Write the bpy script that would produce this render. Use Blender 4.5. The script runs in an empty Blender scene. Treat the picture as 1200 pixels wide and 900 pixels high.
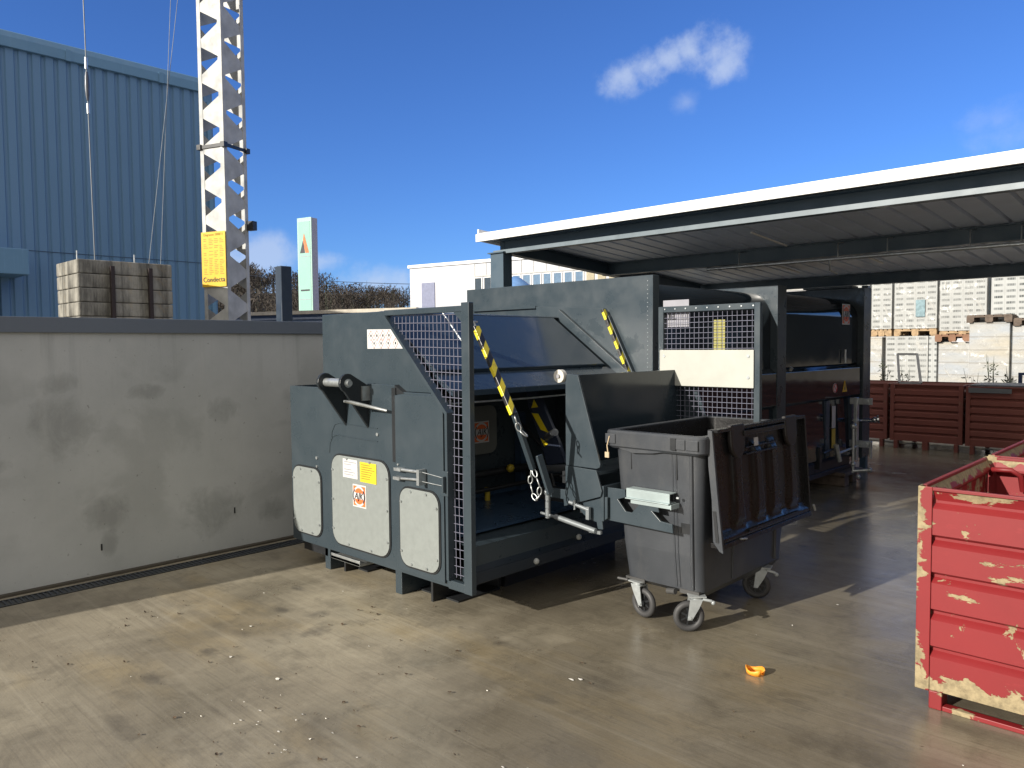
import bpy, bmesh, math, random
from mathutils import Vector, Matrix, noise
R = math.radians; PI = math.pi
random.seed(7)
S = bpy.context.scene; C = S.collection

# ------------------------------------------------------------------ camera
H = 1.7
cam = bpy.data.objects.new('camera', bpy.data.cameras.new('camera')); C.objects.link(cam); S.camera = cam
rv = Vector((0.72013625, 0.69377652, -0.00882779)); uv = Vector((-0.0284066, 0.04219368, 0.99870554)); wv = Vector((-0.69325093, 0.71895329, -0.05009303))
M4 = Matrix.Identity(4)
for i in range(3): M4[i][0] = rv[i]; M4[i][1] = uv[i]; M4[i][2] = -wv[i]
M4[2][3] = H
cam.matrix_world = M4
cam.data.sensor_width = 36; cam.data.lens = 27.0; cam.data.clip_end = 3000; cam.data.clip_start = 0.05
S.render.resolution_x = 1024; S.render.resolution_y = 768

# ------------------------------------------------------------------ light
SUN_AZ, SUN_EL = 11.0, 21.0
W = bpy.data.worlds.new('World'); S.world = W; W.use_nodes = True
nt = W.node_tree; nt.nodes.clear()
def wn(t, **k):
    n = nt.nodes.new(t)
    for a, b in k.items(): setattr(n, a, b)
    return n
def wl(a, b): nt.links.new(a, b)
sky = wn('ShaderNodeTexSky', sky_type='NISHITA'); sky.sun_disc = False
sky.sun_elevation = R(SUN_EL); sky.sun_rotation = R(180 + SUN_AZ); sky.altitude = 500
sky.air_density = 1.0; sky.dust_density = 0.25; sky.ozone_density = 4.0
tc = wn('ShaderNodeTexCoord')
nrm = wn('ShaderNodeVectorMath', operation='NORMALIZE'); wl(tc.outputs['Generated'], nrm.inputs[0])
def cloudmask(blobs, scale, seed, lo, hi, strength):
    # blobs: (direction, radius) ; noise in direction space erodes the puffs
    tot = None
    warp = wn('ShaderNodeTexNoise'); warp.inputs['Scale'].default_value = scale; warp.inputs['Detail'].default_value = 8; warp.inputs['Roughness'].default_value = .62
    off = wn('ShaderNodeVectorMath', operation='ADD'); off.inputs[1].default_value = (seed, seed*2.3, 0); wl(nrm.outputs[0], off.inputs[0]); wl(off.outputs[0], warp.inputs['Vector'])
    for d, r, ez in blobs:
        dv = Vector(d).normalized()
        sub = wn('ShaderNodeVectorMath', operation='SUBTRACT'); sub.inputs[1].default_value = dv; wl(nrm.outputs[0], sub.inputs[0])
        mu = wn('ShaderNodeVectorMath', operation='MULTIPLY'); mu.inputs[1].default_value = (1, 1, ez); wl(sub.outputs[0], mu.inputs[0])
        ln = wn('ShaderNodeVectorMath', operation='LENGTH'); wl(mu.outputs[0], ln.inputs[0])
        mr = wn('ShaderNodeMapRange'); mr.inputs['From Min'].default_value = r; mr.inputs['From Max'].default_value = 0; wl(ln.outputs['Value'], mr.inputs['Value'])
        if tot is None: tot = mr.outputs[0]
        else:
            mx = wn('ShaderNodeMath', operation='MAXIMUM'); wl(tot, mx.inputs[0]); wl(mr.outputs[0], mx.inputs[1]); tot = mx.outputs[0]
    a = wn('ShaderNodeMath', operation='MULTIPLY_ADD'); a.inputs[1].default_value = .75; a.inputs[2].default_value = -.375; wl(warp.outputs['Fac'], a.inputs[0])
    a2 = wn('ShaderNodeMath', operation='MULTIPLY_ADD'); a2.inputs[1].default_value = 3.2; wl(a.outputs[0], a2.inputs[0]); wl(tot, a2.inputs[2])
    mr = wn('ShaderNodeMapRange', interpolation_type='SMOOTHSTEP'); mr.inputs['From Min'].default_value = lo; mr.inputs['From Max'].default_value = hi; mr.inputs['To Max'].default_value = strength
    wl(a2.outputs[0], mr.inputs['Value'])
    # never outside the puffs
    g = wn('ShaderNodeMath', operation='GREATER_THAN'); g.inputs[1].default_value = .001; wl(tot, g.inputs[0])
    sm = wn('ShaderNodeMapRange'); sm.inputs['From Max'].default_value = .25; wl(tot, sm.inputs['Value'])
    m = wn('ShaderNodeMath', operation='MULTIPLY'); wl(mr.outputs[0], m.inputs[0]); wl(sm.outputs[0], m.inputs[1])
    return m.outputs[0]
puffs = [((-.552, .770, .322), .045, 1.3), ((-.528, .782, .329), .05, 1.5), ((-.505, .795, .337), .045, 1.6), ((-.482, .808, .341), .045, 1.4), ((-.460, .820, .339), .05, 1.1), ((-.455, .828, .322), .035, 1.0)]
m1 = cloudmask(puffs, 16, 1.7, .10, 1.1, .68)
m2 = cloudmask([((-.4954, .8194, .2884), .03, 1.3), ((-.1896, .958, .2153), .07, 1.6), ((-.20, .955, .235), .06, 1.6)], 14, 4.2, .3, 1.5, .35)
low = [((-.875, .470, .113), .085, 2.2), ((-.838, .535, .106), .05, 2.0), ((-.81, .582, .082), .10, 2.6), ((-.70, .71, .06), .2, 4.5), ((-.9, .4, .06), .2, 3.5), ((.3, .95, .08), .3, 4)]
m3 = cloudmask(low, 13, 9.1, .05, 1.0, .62)
mx = wn('ShaderNodeMath', operation='MAXIMUM'); wl(m1, mx.inputs[0]); wl(m2, mx.inputs[1])
mx2 = wn('ShaderNodeMath', operation='MAXIMUM'); wl(mx.outputs[0], mx2.inputs[0]); wl(m3, mx2.inputs[1])
hs = wn('ShaderNodeHueSaturation'); hs.inputs['Saturation'].default_value = 1.0
tint = wn('ShaderNodeMix', data_type='RGBA', blend_type='MULTIPLY'); tint.inputs[0].default_value = 1; tint.inputs[7].default_value = (.53, .79, 1.27, 1); wl(sky.outputs[0], tint.inputs[6]); wl(tint.outputs[2], hs.inputs['Color'])
mix = wn('ShaderNodeMix', data_type='RGBA'); wl(mx2.outputs[0], mix.inputs[0]); wl(hs.outputs[0], mix.inputs[6]); mix.inputs[7].default_value = (4.6, 5.4, 7.0, 1)
# unseen bright cloud added behind and right of the camera as fill light
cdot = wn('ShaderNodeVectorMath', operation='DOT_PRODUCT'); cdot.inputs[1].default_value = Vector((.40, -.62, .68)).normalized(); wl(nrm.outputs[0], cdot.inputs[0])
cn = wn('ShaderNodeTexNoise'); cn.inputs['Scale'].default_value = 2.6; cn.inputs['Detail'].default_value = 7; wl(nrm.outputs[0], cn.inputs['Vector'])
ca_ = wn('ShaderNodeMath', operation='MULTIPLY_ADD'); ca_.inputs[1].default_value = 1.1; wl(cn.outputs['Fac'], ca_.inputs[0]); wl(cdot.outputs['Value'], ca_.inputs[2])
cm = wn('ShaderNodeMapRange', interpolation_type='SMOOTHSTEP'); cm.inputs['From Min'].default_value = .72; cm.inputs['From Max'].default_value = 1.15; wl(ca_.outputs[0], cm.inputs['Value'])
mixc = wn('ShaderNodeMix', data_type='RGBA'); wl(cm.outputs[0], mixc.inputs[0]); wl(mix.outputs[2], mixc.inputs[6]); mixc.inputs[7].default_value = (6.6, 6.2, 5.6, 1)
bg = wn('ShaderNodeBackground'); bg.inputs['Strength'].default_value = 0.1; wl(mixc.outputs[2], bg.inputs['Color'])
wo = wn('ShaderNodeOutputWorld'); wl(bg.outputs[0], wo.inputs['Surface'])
sd = bpy.data.lights.new('sun', 'SUN'); sd.energy = 4.7; sd.angle = R(.53); sd.color = (1, .93, .82)
sun = bpy.data.objects.new('sun', sd); C.objects.link(sun)
az, el = R(SUN_AZ), R(SUN_EL)
ld = Vector((math.sin(az)*math.cos(el), math.cos(az)*math.cos(el), -math.sin(el)))
sun.rotation_euler = ld.to_track_quat('-Z', 'Y').to_euler()
S.view_settings.view_transform = 'Standard'; S.view_settings.look = 'None'; S.view_settings.gamma = 1; S.view_settings.exposure = 0.35
S.view_settings.use_curve_mapping = False

# ------------------------------------------------------------------ materials
class Mat:
    def __init__(s, name):
        s.m = bpy.data.materials.new(name); s.m.use_nodes = True; s.t = s.m.node_tree
        s.b = s.t.nodes['Principled BSDF']; s.o = s.t.nodes['Material Output']; s.co = s.n('ShaderNodeTexCoord').outputs['Object']
    def n(s, t, **k):
        x = s.t.nodes.new(t)
        for a, b in k.items(): setattr(x, a, b)
        return x
    def l(s, a, b): s.t.links.new(a, b)
    def map(s, scale=(1, 1, 1), loc=(0, 0, 0)):
        x = s.n('ShaderNodeMapping'); x.inputs['Scale'].default_value = scale; x.inputs['Location'].default_value = loc; s.l(s.co, x.inputs['Vector']); return x.outputs[0]
    def noise(s, scale, detail=4, rough=.55, stretch=(1, 1, 1), loc=(0, 0, 0), dist=0):
        x = s.n('ShaderNodeTexNoise'); x.inputs['Scale'].default_value = scale; x.inputs['Detail'].default_value = detail; x.inputs['Roughness'].default_value = rough; x.inputs['Distortion'].default_value = dist
        s.l(s.map(stretch, loc), x.inputs['Vector']); return x.outputs['Fac']
    def ramp(s, f, lo, hi, a=0., b=1.):
        x = s.n('ShaderNodeMapRange'); x.inputs['From Min'].default_value = lo; x.inputs['From Max'].default_value = hi; x.inputs['To Min'].default_value = a; x.inputs['To Max'].default_value = b
        s.l(f, x.inputs['Value']); return x.outputs[0]
    def mix(s, f, a, b, mode='MIX'):
        x = s.n('ShaderNodeMix', data_type='RGBA', blend_type=mode)
        for k, v in ((0, f), (6, a), (7, b)):
            if isinstance(v, (int, float)): x.inputs[k].default_value = v
            elif isinstance(v, tuple): x.inputs[k].default_value = (*v, 1)
            else: s.l(v, x.inputs[k])
        return x.outputs[2]
    def math(s, op, a, b=0.):
        x = s.n('ShaderNodeMath', operation=op)
        for k, v in ((0, a), (1, b)):
            if isinstance(v, (int, float)): x.inputs[k].default_value = v
            else: s.l(v, x.inputs[k])
        return x.outputs[0]
    def sep(s):
        x = s.n('ShaderNodeSeparateXYZ'); s.l(s.co, x.inputs[0]); return x.outputs
    def col(s, c):
        if isinstance(c, tuple): s.b.inputs['Base Color'].default_value = (*c, 1)
        else: s.l(c, s.b.inputs['Base Color'])
    def rough(s, c):
        if isinstance(c, (int, float)): s.b.inputs['Roughness'].default_value = c
        else: s.l(c, s.b.inputs['Roughness'])
    def bump(s, h, dist=.002, strength=1.):
        x = s.n('ShaderNodeBump'); x.inputs['Distance'].default_value = dist; x.inputs['Strength'].default_value = strength; s.l(h, x.inputs['Height']); s.l(x.outputs[0], s.b.inputs['Normal'])

def simple(name, c, rough=.5, metal=0., var=.12, vs=6., bump=0., bs=40, spec=None):
    M = Mat(name)
    f = M.noise(vs, 5)
    dark = tuple(x*(1-var) for x in c); lite = tuple(min(1, x*(1+var)) for x in c)
    M.col(M.mix(M.ramp(f, .3, .7), dark, lite)); M.rough(M.ramp(M.noise(vs*1.7, 3, loc=(3, 1, 2)), .3, .7, rough*.85, min(1, rough*1.15)))
    M.b.inputs['Metallic'].default_value = metal
    if bump: M.bump(M.noise(bs, 4), bump)
    return M.m

def paint(name, c, rough, dent=.004, dust=.15):
    M = Mat(name)
    f = M.ramp(M.noise(1.1, 6, .6), .3, .8)
    c2 = tuple(x*1.08+.003 for x in c)
    scr = M.ramp(M.noise(9, 6, .7, stretch=(1, 1, .25)), .66, .72)
    base = M.mix(f, c, c2)
    base = M.mix(M.math('MULTIPLY', scr, dust), base, tuple(min(1, x*1.6+.05) for x in c))
    run = M.ramp(M.noise(16, 5, .65, stretch=(1, 1, .07), loc=(4, 1, 0)), .58, .76)
    base = M.mix(M.math('MULTIPLY', run, dust*1.6), base, tuple(min(1, x*1.5+.03) for x in c))
    fs = M.ramp(M.noise(70, 4, .7, stretch=(1, .25, .3), dist=1.5), .70, .73)
    base = M.mix(M.math('MULTIPLY', fs, min(1, dust*3)), base, tuple(min(1, x*2+.08) for x in c))
    M.col(base); M.rough(M.ramp(M.noise(5, 5, .6, loc=(2, 5, 1)), .3, .7, rough*.7, rough*1.7))
    M.bump(M.math('ADD', M.noise(1.6, 2), M.math('MULTIPLY', M.noise(60, 2), .012)), dent)
    return M.m
GREY = paint('grey_paint', (.036, .051, .063), .28, dust=.07)
GLOSS = paint('glossy_grey_paint', (.012, .020, .030), .07, dent=.003, dust=.04)
DARKSTEEL = paint('canopy_steel_paint', (.055, .090, .125), .4, dust=.05)
BLACK = simple('black_steel', (.02, .022, .025), .35)
RUBBER = simple('grey_rubber', (.05, .05, .052), .6)
BLKPL = simple('black_plastic', (.007, .007, .008), .28, bump=.001)
GALV = simple('galvanised_steel', (.50, .53, .54), .38, .75, .18, 22)
GALVM = simple('mast_galvanised_steel', (.42, .43, .43), .6, .1, .25, 5)
ALU = simple('aluminium_cover', (.25, .275, .27), .5, .15, .06, 22)
WHITEP = simple('white_sheet_metal', (.80, .80, .79), .45, 0, .03, 2)
WHITEB = simple('white_render', (.56, .57, .60), .7, 0, .05, .4)
SOFFIT = simple('soffit_sheet', (.62, .71, .86), .42, 0, .05, 3)
CREAMB = simple('cream_board', (.45, .46, .42), .5, 0, .05, 7)
MESHM = simple('mesh_wire', (.20, .205, .27), .4, .3, .1)
PAPER = simple('white_sticker', (.60, .60, .60), .5, 0, .02)
YELLOW = simple('yellow_sheet', (.70, .43, .015), .45, 0, .05, 5)
YTAPE = simple('yellow_tape', (.78, .62, .02), .4, 0, .06)
OLIVE = simple('old_yellow_label', (.34, .32, .09), .5)
ORANGE = simple('orange_print', (.80, .17, .05), .5, 0, .03)
INK = simple('dark_print', (.03, .03, .035), .5, 0, .02)
GREYINK = simple('faded_print', (.28, .28, .30), .6, 0, .02)
YINK = simple('olive_print', (.30, .20, .02), .6, 0, .02)
COPING = paint('coping_paint', (.125, .150, .185), .45, dust=.05)
WOOD = simple('pallet_wood', (.38, .27, .16), .8, 0, .3, 14)
WOODD = simple('old_wood', (.13, .10, .08), .85, 0, .3, 14)
PEEL = simple('orange_peel', (.85, .33, .03), .5)
LEAFB = simple('dead_leaf', (.07, .045, .025), .8, 0, .4)
BRICKD = simple('dark_glass', (.06, .08, .10), .15)
WINB = simple('window_glass', (.16, .24, .34), .1)

WSPOTS = [(1.73, 1.15, .20, .22), (1.72, 1.45, .12, .08), (2.0, .47, .17, .14), (2.01, .24, .06, .10), (2.82, .36, .24, .20), (2.93, 1.19, .13, .10), (2.31, 1.36, .14, .06), (3.35, .28, .14, .10), (1.3, .9, .12, .05)]
def concrete_wall():
    M = Mat('wall_concrete')
    base = M.mix(M.ramp(M.noise(1.1, 6, .6), .3, .7), (.40, .42, .41), (.52, .54, .53))
    st = M.ramp(M.noise(1.25, 5, .55, stretch=(1, 1, 1.25), loc=(0, 3.3, 1.2), dist=.3), .53, .60)
    z = M.sep()[2]; band = M.math('MULTIPLY', M.ramp(z, .15, .45), M.ramp(z, 1.75, 1.45))
    st = M.math('MULTIPLY', st, band)
    base = M.mix(M.math('MULTIPLY', st, .22), base, (.17, .18, .17))
    x_, y_, z_ = M.sep()
    for cy, cz, ry, rz in WSPOTS:
        dy = M.math('MULTIPLY', M.math('ADD', y_, 2-cy), 1/ry); dz = M.math('MULTIPLY', M.math('ADD', z_, -cz), 1/rz)
        d2 = M.math('ADD', M.math('MULTIPLY', dy, dy), M.math('MULTIPLY', dz, dz))
        k_ = M.ramp(M.math('ADD', d2, M.math('MULTIPLY', M.noise(5, 9, .72, stretch=(1, 1, .8), dist=.5), 4.4)), 3.5, 2.3)
        base = M.mix(M.math('MULTIPLY', k_, .46), base, (.20, .21, .20))
    fine = M.ramp(M.noise(45, 5, .7), .62, .75); base = M.mix(M.math('MULTIPLY', fine, .25), base, (.13, .13, .12))
    drip = M.ramp(M.noise(7, 5, .6, stretch=(1, 1, .06)), .55, .75); base = M.mix(M.math('MULTIPLY', drip, .22), base, (.52, .53, .50))
    dk = M.ramp(M.noise(10, 5, .65, stretch=(1, 1, .05), loc=(2, 2, 2)), .54, .70); dk = M.math('MULTIPLY', dk, M.ramp(z_, 1.25, 1.80))
    base = M.mix(M.math('MULTIPLY', dk, .35), base, (.19, .20, .20))
    po = M.ramp(M.noise(24, 3, .5, loc=(5, 5, 1)), .70, .74); base = M.mix(M.math('MULTIPLY', po, .5), base, (.14, .14, .13))
    M.col(base); M.rough(.8); M.bump(M.noise(60, 5, .65), .0015); return M.m
CWALL = concrete_wall()

GSPOTS = [(-3.99, 2.43, .10, .13, .75), (-4.25, 2.60, .10, .10, .6), (-4.80, 2.79, .10, .05, .7), (-4.49, 2.48, .08, .05, .6), (-4.04, 1.50, .12, .07, .5), (-4.15, 1.85, .10, .06, .6), (-4.3, 2.1, .14, .06, .45), (-2.40, 2.70, .09, .05, .5), (-3.03, 3.05, .12, .05, .5), (-2.33, 3.02, .2, .07, .35), (-1.2, 3.2, .35, .12, .35), (-3.6, 1.2, .2, .07, .4)]
def ground_mat(name, wet=True):
    M = Mat(name); x, y, z = M.sep()
    a = M.ramp(M.noise(.55, 7, .62, dist=.2), .32, .68)
    base = M.mix(a, (.215, .187, .138), (.375, .335, .250))
    g2 = M.ramp(M.noise(1.6, 8, .68, loc=(5, 2, 0), dist=.4), .45, .70)
    base = M.mix(M.math('MULTIPLY', g2, .55), base, (.115, .100, .073))
    ochre = M.ramp(M.noise(1.0, 5, .6, stretch=(.8, 1.6, 1), loc=(7, 1, 0)), .52, .72)
    base = M.mix(M.math('MULTIPLY', ochre, .5), base, (.36, .275, .135))
    mid = M.ramp(M.noise(4.2, 8, .72, loc=(9, 3, 0), dist=.6), .50, .66)
    base = M.mix(M.math('MULTIPLY', mid, .45), base, (.12, .105, .078))
    pal = M.ramp(M.noise(2.4, 7, .65, loc=(3, 8, 0), dist=.3), .58, .72)
    base = M.mix(M.math('MULTIPLY', pal, .35), base, (.42, .385, .30))
    for cx, cy, rx, ry, st_ in GSPOTS:
        dx = M.math('MULTIPLY', M.math('ADD', x, -cx), 1/rx); dy = M.math('MULTIPLY', M.math('ADD', y, -cy), 1/ry)
        d2 = M.math('ADD', M.math('MULTIPLY', dx, dx), M.math('MULTIPLY', dy, dy))
        k_ = M.ramp(M.math('ADD', d2, M.math('MULTIPLY', M.noise(9, 6, .7), 2.2)), 1.9, .95)
        base = M.mix(M.math('MULTIPLY', k_, st_), base, (.055, .05, .045))
    # broom marks run along X
    br = M.noise(60, 3, .6, stretch=(.03, 1, 1))
    br2 = M.noise(14, 3, .5, stretch=(.05, 1, 1), loc=(0, 4, 0))
    base = M.mix(M.math('MULTIPLY', M.ramp(br, .52, .68), .30), base, (.15, .13, .10))
    base = M.mix(M.math('MULTIPLY', M.ramp(br2, .56, .66), .22), base, (.44, .40, .31))
    # oily spots and fine grit
    sp = M.ramp(M.noise(3.2, 7, .7, loc=(1, 9, 0)), .64, .74)
    base = M.mix(M.math('MULTIPLY', sp, .7), base, (.085, .075, .062))
    gr = M.ramp(M.noise(110, 4, .75), .56, .72); base = M.mix(M.math('MULTIPLY', gr, .45), base, (.10, .09, .075))
    gl = M.ramp(M.noise(80, 4, .75, loc=(3, 3, 3)), .60, .76); base = M.mix(M.math('MULTIPLY', gl, .40), base, (.50, .47, .40))
    if wet:
        # rain water still lies in the hollows towards the bin and the canopy
        side = M.ramp(M.math('ADD', M.math('MULTIPLY', x, .55), M.math('MULTIPLY', y, .42)), -2.0, .5)
        w = M.noise(.8, 7, .6, stretch=(1, .8, 1), loc=(2, 0, 0), dist=.5)
        wm = M.ramp(M.math('ADD', w, M.math('MULTIPLY', side, .36)), .56, .76)
        base = M.mix(M.math('MULTIPLY', wm, .66), base, M.mix(.6, base, (.05, .043, .032)))
        pud = M.ramp(M.noise(1.7, 6, .6, loc=(8, 8, 0), dist=.4), .50, .62)
        r = M.math('SUBTRACT', M.ramp(wm, 0, 1, .70, .17), M.math('MULTIPLY', M.math('MULTIPLY', wm, pud), .12))
        r = M.math('ADD', r, M.ramp(M.noise(11, 6, .7), .35, .75, -.02, .09))
        M.rough(r)
    else: M.rough(.75)
    M.col(base)
    h = M.math('ADD', M.math('MULTIPLY', br, .8), M.noise(38, 6, .7)); 
    M.bump(h, .0018, .7); return M.m
GROUND = ground_mat('yard_concrete'); GROUND2 = ground_mat('outer_yard_concrete', False)

def corr_blue():
    M = Mat('blue_cladding'); f = M.ramp(M.noise(.35, 5, .6, stretch=(1, 1, .5)), .3, .7)
    b = M.mix(f, (.105, .215, .365), (.125, .245, .41))
    st = M.ramp(M.noise(3, 5, .6, stretch=(1, 1, .03)), .55, .75); b = M.mix(M.math('MULTIPLY', st, .25), b, (.085, .19, .36))
    M.col(b); M.rough(.45); return M.m
BLUE = corr_blue(); BLUET = paint('blue_trim', (.12, .25, .40), .4)

def red_peel(name, red, cream, amount, zb=None):
    M = Mat(name)
    n1 = M.noise(5.5, 8, .62, loc=(1.3, 2.1, .4), dist=.35)
    n1b = M.noise(9, 8, .65, stretch=(.35, 1, 1), loc=(4, 4, 1.7))
    z = M.sep()[2]
    red1 = M.mix(M.ramp(M.noise(2.5, 6, .6), .3, .7), tuple(c*.85 for c in red), red)
    red1 = M.mix(M.math('MULTIPLY', M.ramp(M.noise(30, 5, .7, stretch=(.3, 1, 1)), .6, .75), .25), red1, tuple(c*1.7+.02 for c in red))
    v = M.math('MAXIMUM', n1, M.math('ADD', n1b, -.03))
    if zb:   # worn most along the top rim and the bottom rim
        edge = M.math('MAXIMUM', M.ramp(z, zb[0]+.11, zb[0]+.03), M.math('MULTIPLY', M.ramp(z, zb[1]-.07, zb[1]-.01), .85))
        edge = M.math('MULTIPLY', edge, M.ramp(z, .055, .095, .35, 1))
        v = M.math('ADD', v, M.math('MULTIPLY', edge, .19))
    if zb: xx = M.sep()[0]; v = M.math('ADD', v, M.math('MULTIPLY', M.ramp(xx, -.675, -.725), .10))
    mk = M.ramp(v, amount, amount+.012)
    cr = M.mix(M.ramp(M.noise(26, 6, .7), .4, .65), cream, tuple(c*.55 for c in cream))
    M.col(M.mix(mk, red1, cr)); M.rough(M.ramp(mk, 0, 1, .5, .85)); M.bump(M.math('MULTIPLY', mk, -1.), .0012, .8)
    return M.m
REDBOX = red_peel('peeling_red_paint', (.225, .013, .016), (.36, .29, .17), .600, (.075, 1.03))
REDIN = red_peel('red_inside_paint', (.20, .014, .017), (.32, .26, .18), .64)
MAROON = red_peel('maroon_crate_paint', (.20, .060, .045), (.24, .13, .09), .66)

def binmat():
    M = Mat('bin_plastic')
    b = M.mix(M.ramp(M.noise(3, 6, .6), .3, .7), (.034, .039, .047), (.054, .060, .070))
    sc = M.ramp(M.noise(16, 7, .75, stretch=(1.6, 1, .55), dist=1.0), .66, .70); b = M.mix(M.math('MULTIPLY', sc, .45), b, (.26, .27, .28))
    dn = M.ramp(M.noise(6, 6, .7, stretch=(1, 1, .4), loc=(2, 2, 2)), .5, .75); b = M.mix(M.math('MULTIPLY', dn, .4), b, (.10, .10, .10))
    M.col(b); M.rough(.42); M.bump(M.noise(120, 3), .0006); return M.m
BINM = binmat()

def stripes(name, axis_scale):
    M = Mat(name)     # yellow and black hazard wrap; object Z runs along the bar
    x, y, z = M.sep()
    v = M.math('FRACT', M.math('ADD', M.math('MULTIPLY', z, axis_scale), M.math('MULTIPLY', x, 9.)))
    k = M.math('GREATER_THAN', v, .5)
    wob = M.ramp(M.noise(30, 4), .60, .68)
    M.col(M.mix(k, M.mix(wob, (.80, .66, .03), (.55, .45, .05)), (.02, .02, .022))); M.rough(.35); return M.m
HAZ = stripes('hazard_tape', 7.5)

def slabs():
    M = Mat('weathered_slab'); z = M.sep()[2]
    b = M.mix(M.ramp(M.noise(4, 6, .65), .3, .7), (.22, .215, .19), (.40, .385, .34))
    st = M.ramp(M.noise(9, 6, .65, stretch=(1, 1, .16), loc=(1, 1, 3)), .40, .62); b = M.mix(M.math('MULTIPLY', st, .85), b, (.045, .044, .04))
    mo = M.ramp(M.noise(6, 5, .6, loc=(6, 2, 1)), .58, .7); b = M.mix(M.math('MULTIPLY', mo, .5), b, (.30, .21, .10))
    M.col(b); M.rough(.9); M.bump(M.noise(30, 5), .004); return M.m
SLAB = slabs()

def blocks(name, tint, px, pz, ox=0., oz=0.):
    # light grey hollow blocks stacked end-on: rows of dark slots
    M = Mat(name); x, y, z = M.sep()
    fx = M.math('FRACT', M.math('MULTIPLY', M.math('ADD', x, ox), 1/px)); fz = M.math('FRACT', M.math('MULTIPLY', M.math('ADD', z, oz), 1/pz))
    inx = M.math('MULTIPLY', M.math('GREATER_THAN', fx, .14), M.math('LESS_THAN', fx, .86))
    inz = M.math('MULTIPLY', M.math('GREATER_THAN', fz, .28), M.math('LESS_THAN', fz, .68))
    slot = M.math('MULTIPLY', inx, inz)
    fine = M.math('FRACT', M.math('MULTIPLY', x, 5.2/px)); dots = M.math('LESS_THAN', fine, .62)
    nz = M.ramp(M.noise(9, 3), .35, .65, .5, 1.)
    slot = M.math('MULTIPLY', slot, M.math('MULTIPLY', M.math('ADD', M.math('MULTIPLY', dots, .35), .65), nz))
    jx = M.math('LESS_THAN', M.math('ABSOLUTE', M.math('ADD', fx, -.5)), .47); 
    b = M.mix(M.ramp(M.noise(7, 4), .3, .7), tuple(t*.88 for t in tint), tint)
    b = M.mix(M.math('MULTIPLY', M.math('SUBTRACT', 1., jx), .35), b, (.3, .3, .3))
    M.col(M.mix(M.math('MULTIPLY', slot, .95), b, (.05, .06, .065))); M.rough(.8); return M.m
BLK = blocks('grey_hollow_blocks', (.45, .47, .47), .19, .105)
def bags():
    M = Mat('pale_wrapped_bricks'); z = M.sep()[2]
    f = M.math('FRACT', M.math('MULTIPLY', z, 4.3))
    tone = M.mix(M.ramp(M.noise(2.2, 3, .5, stretch=(.5, .5, 2.2)), .35, .65), (.43, .40, .33), (.36, .40, .45))
    j = M.math('LESS_THAN', f, .10)
    M.col(M.mix(M.math('MULTIPLY', j, .6), tone, (.20, .18, .15))); M.rough(.5); M.bump(M.noise(10, 5, .6), .01); return M.m
BAG = bags()
def film():
    M = Mat('plastic_film'); M.b.inputs['Base Color'].default_value = (.62, .62, .60, 1); M.b.inputs['Roughness'].default_value = .18
    wr = M.n('ShaderNodeTexWave', wave_type='BANDS', bands_direction='DIAGONAL'); wr.inputs['Scale'].default_value = 2.7; wr.inputs['Distortion'].default_value = 14; wr.inputs['Detail'].default_value = 3; wr.inputs['Detail Scale'].default_value = .9
    M.l(M.map((1, 1, .55)), wr.inputs['Vector']); w = wr.outputs['Fac']
    M.bump(M.math('ADD', w, M.noise(7, 6, .6)), .012, .7)
    streak = M.ramp(M.math('MULTIPLY', w, M.ramp(M.noise(2.2, 3), .35, .65)), .55, .98, .16, .62)
    M.l(streak, M.b.inputs['Alpha']); return M.m
FILM = film()
FILM2 = film()

def bark(name, a, b): return simple(name, tuple((x+y)/2 for x, y in zip(a, b)), .9, 0, .45, 1.5)
TWIG = bark('bare_twigs', (.036, .031, .027), (.072, .060, .050)); TWIGD = simple('dark_needles', (.045, .055, .035), .9, 0, .5, .8); TWIGL = simple('pale_twigs', (.38, .30, .20), .9, 0, .3, 3)
HILLM = simple('hillside', (.085, .075, .05), .95, 0, .3, .2)
WEED = simple('weed_leaf', (.07, .085, .05), .7, 0, .3, 8)
MINT = simple('mint_panel', (.28, .50, .43), .35, 0, .05, .6)
MINTL = simple('pale_mint_edge', (.36, .56, .48), .4); SIGNG = simple('sign_side_grey', (.36, .35, .42), .6)
SLATE = simple('slate_blue_cladding', (.16, .21, .29), .5, 0, .1, .3)

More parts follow.
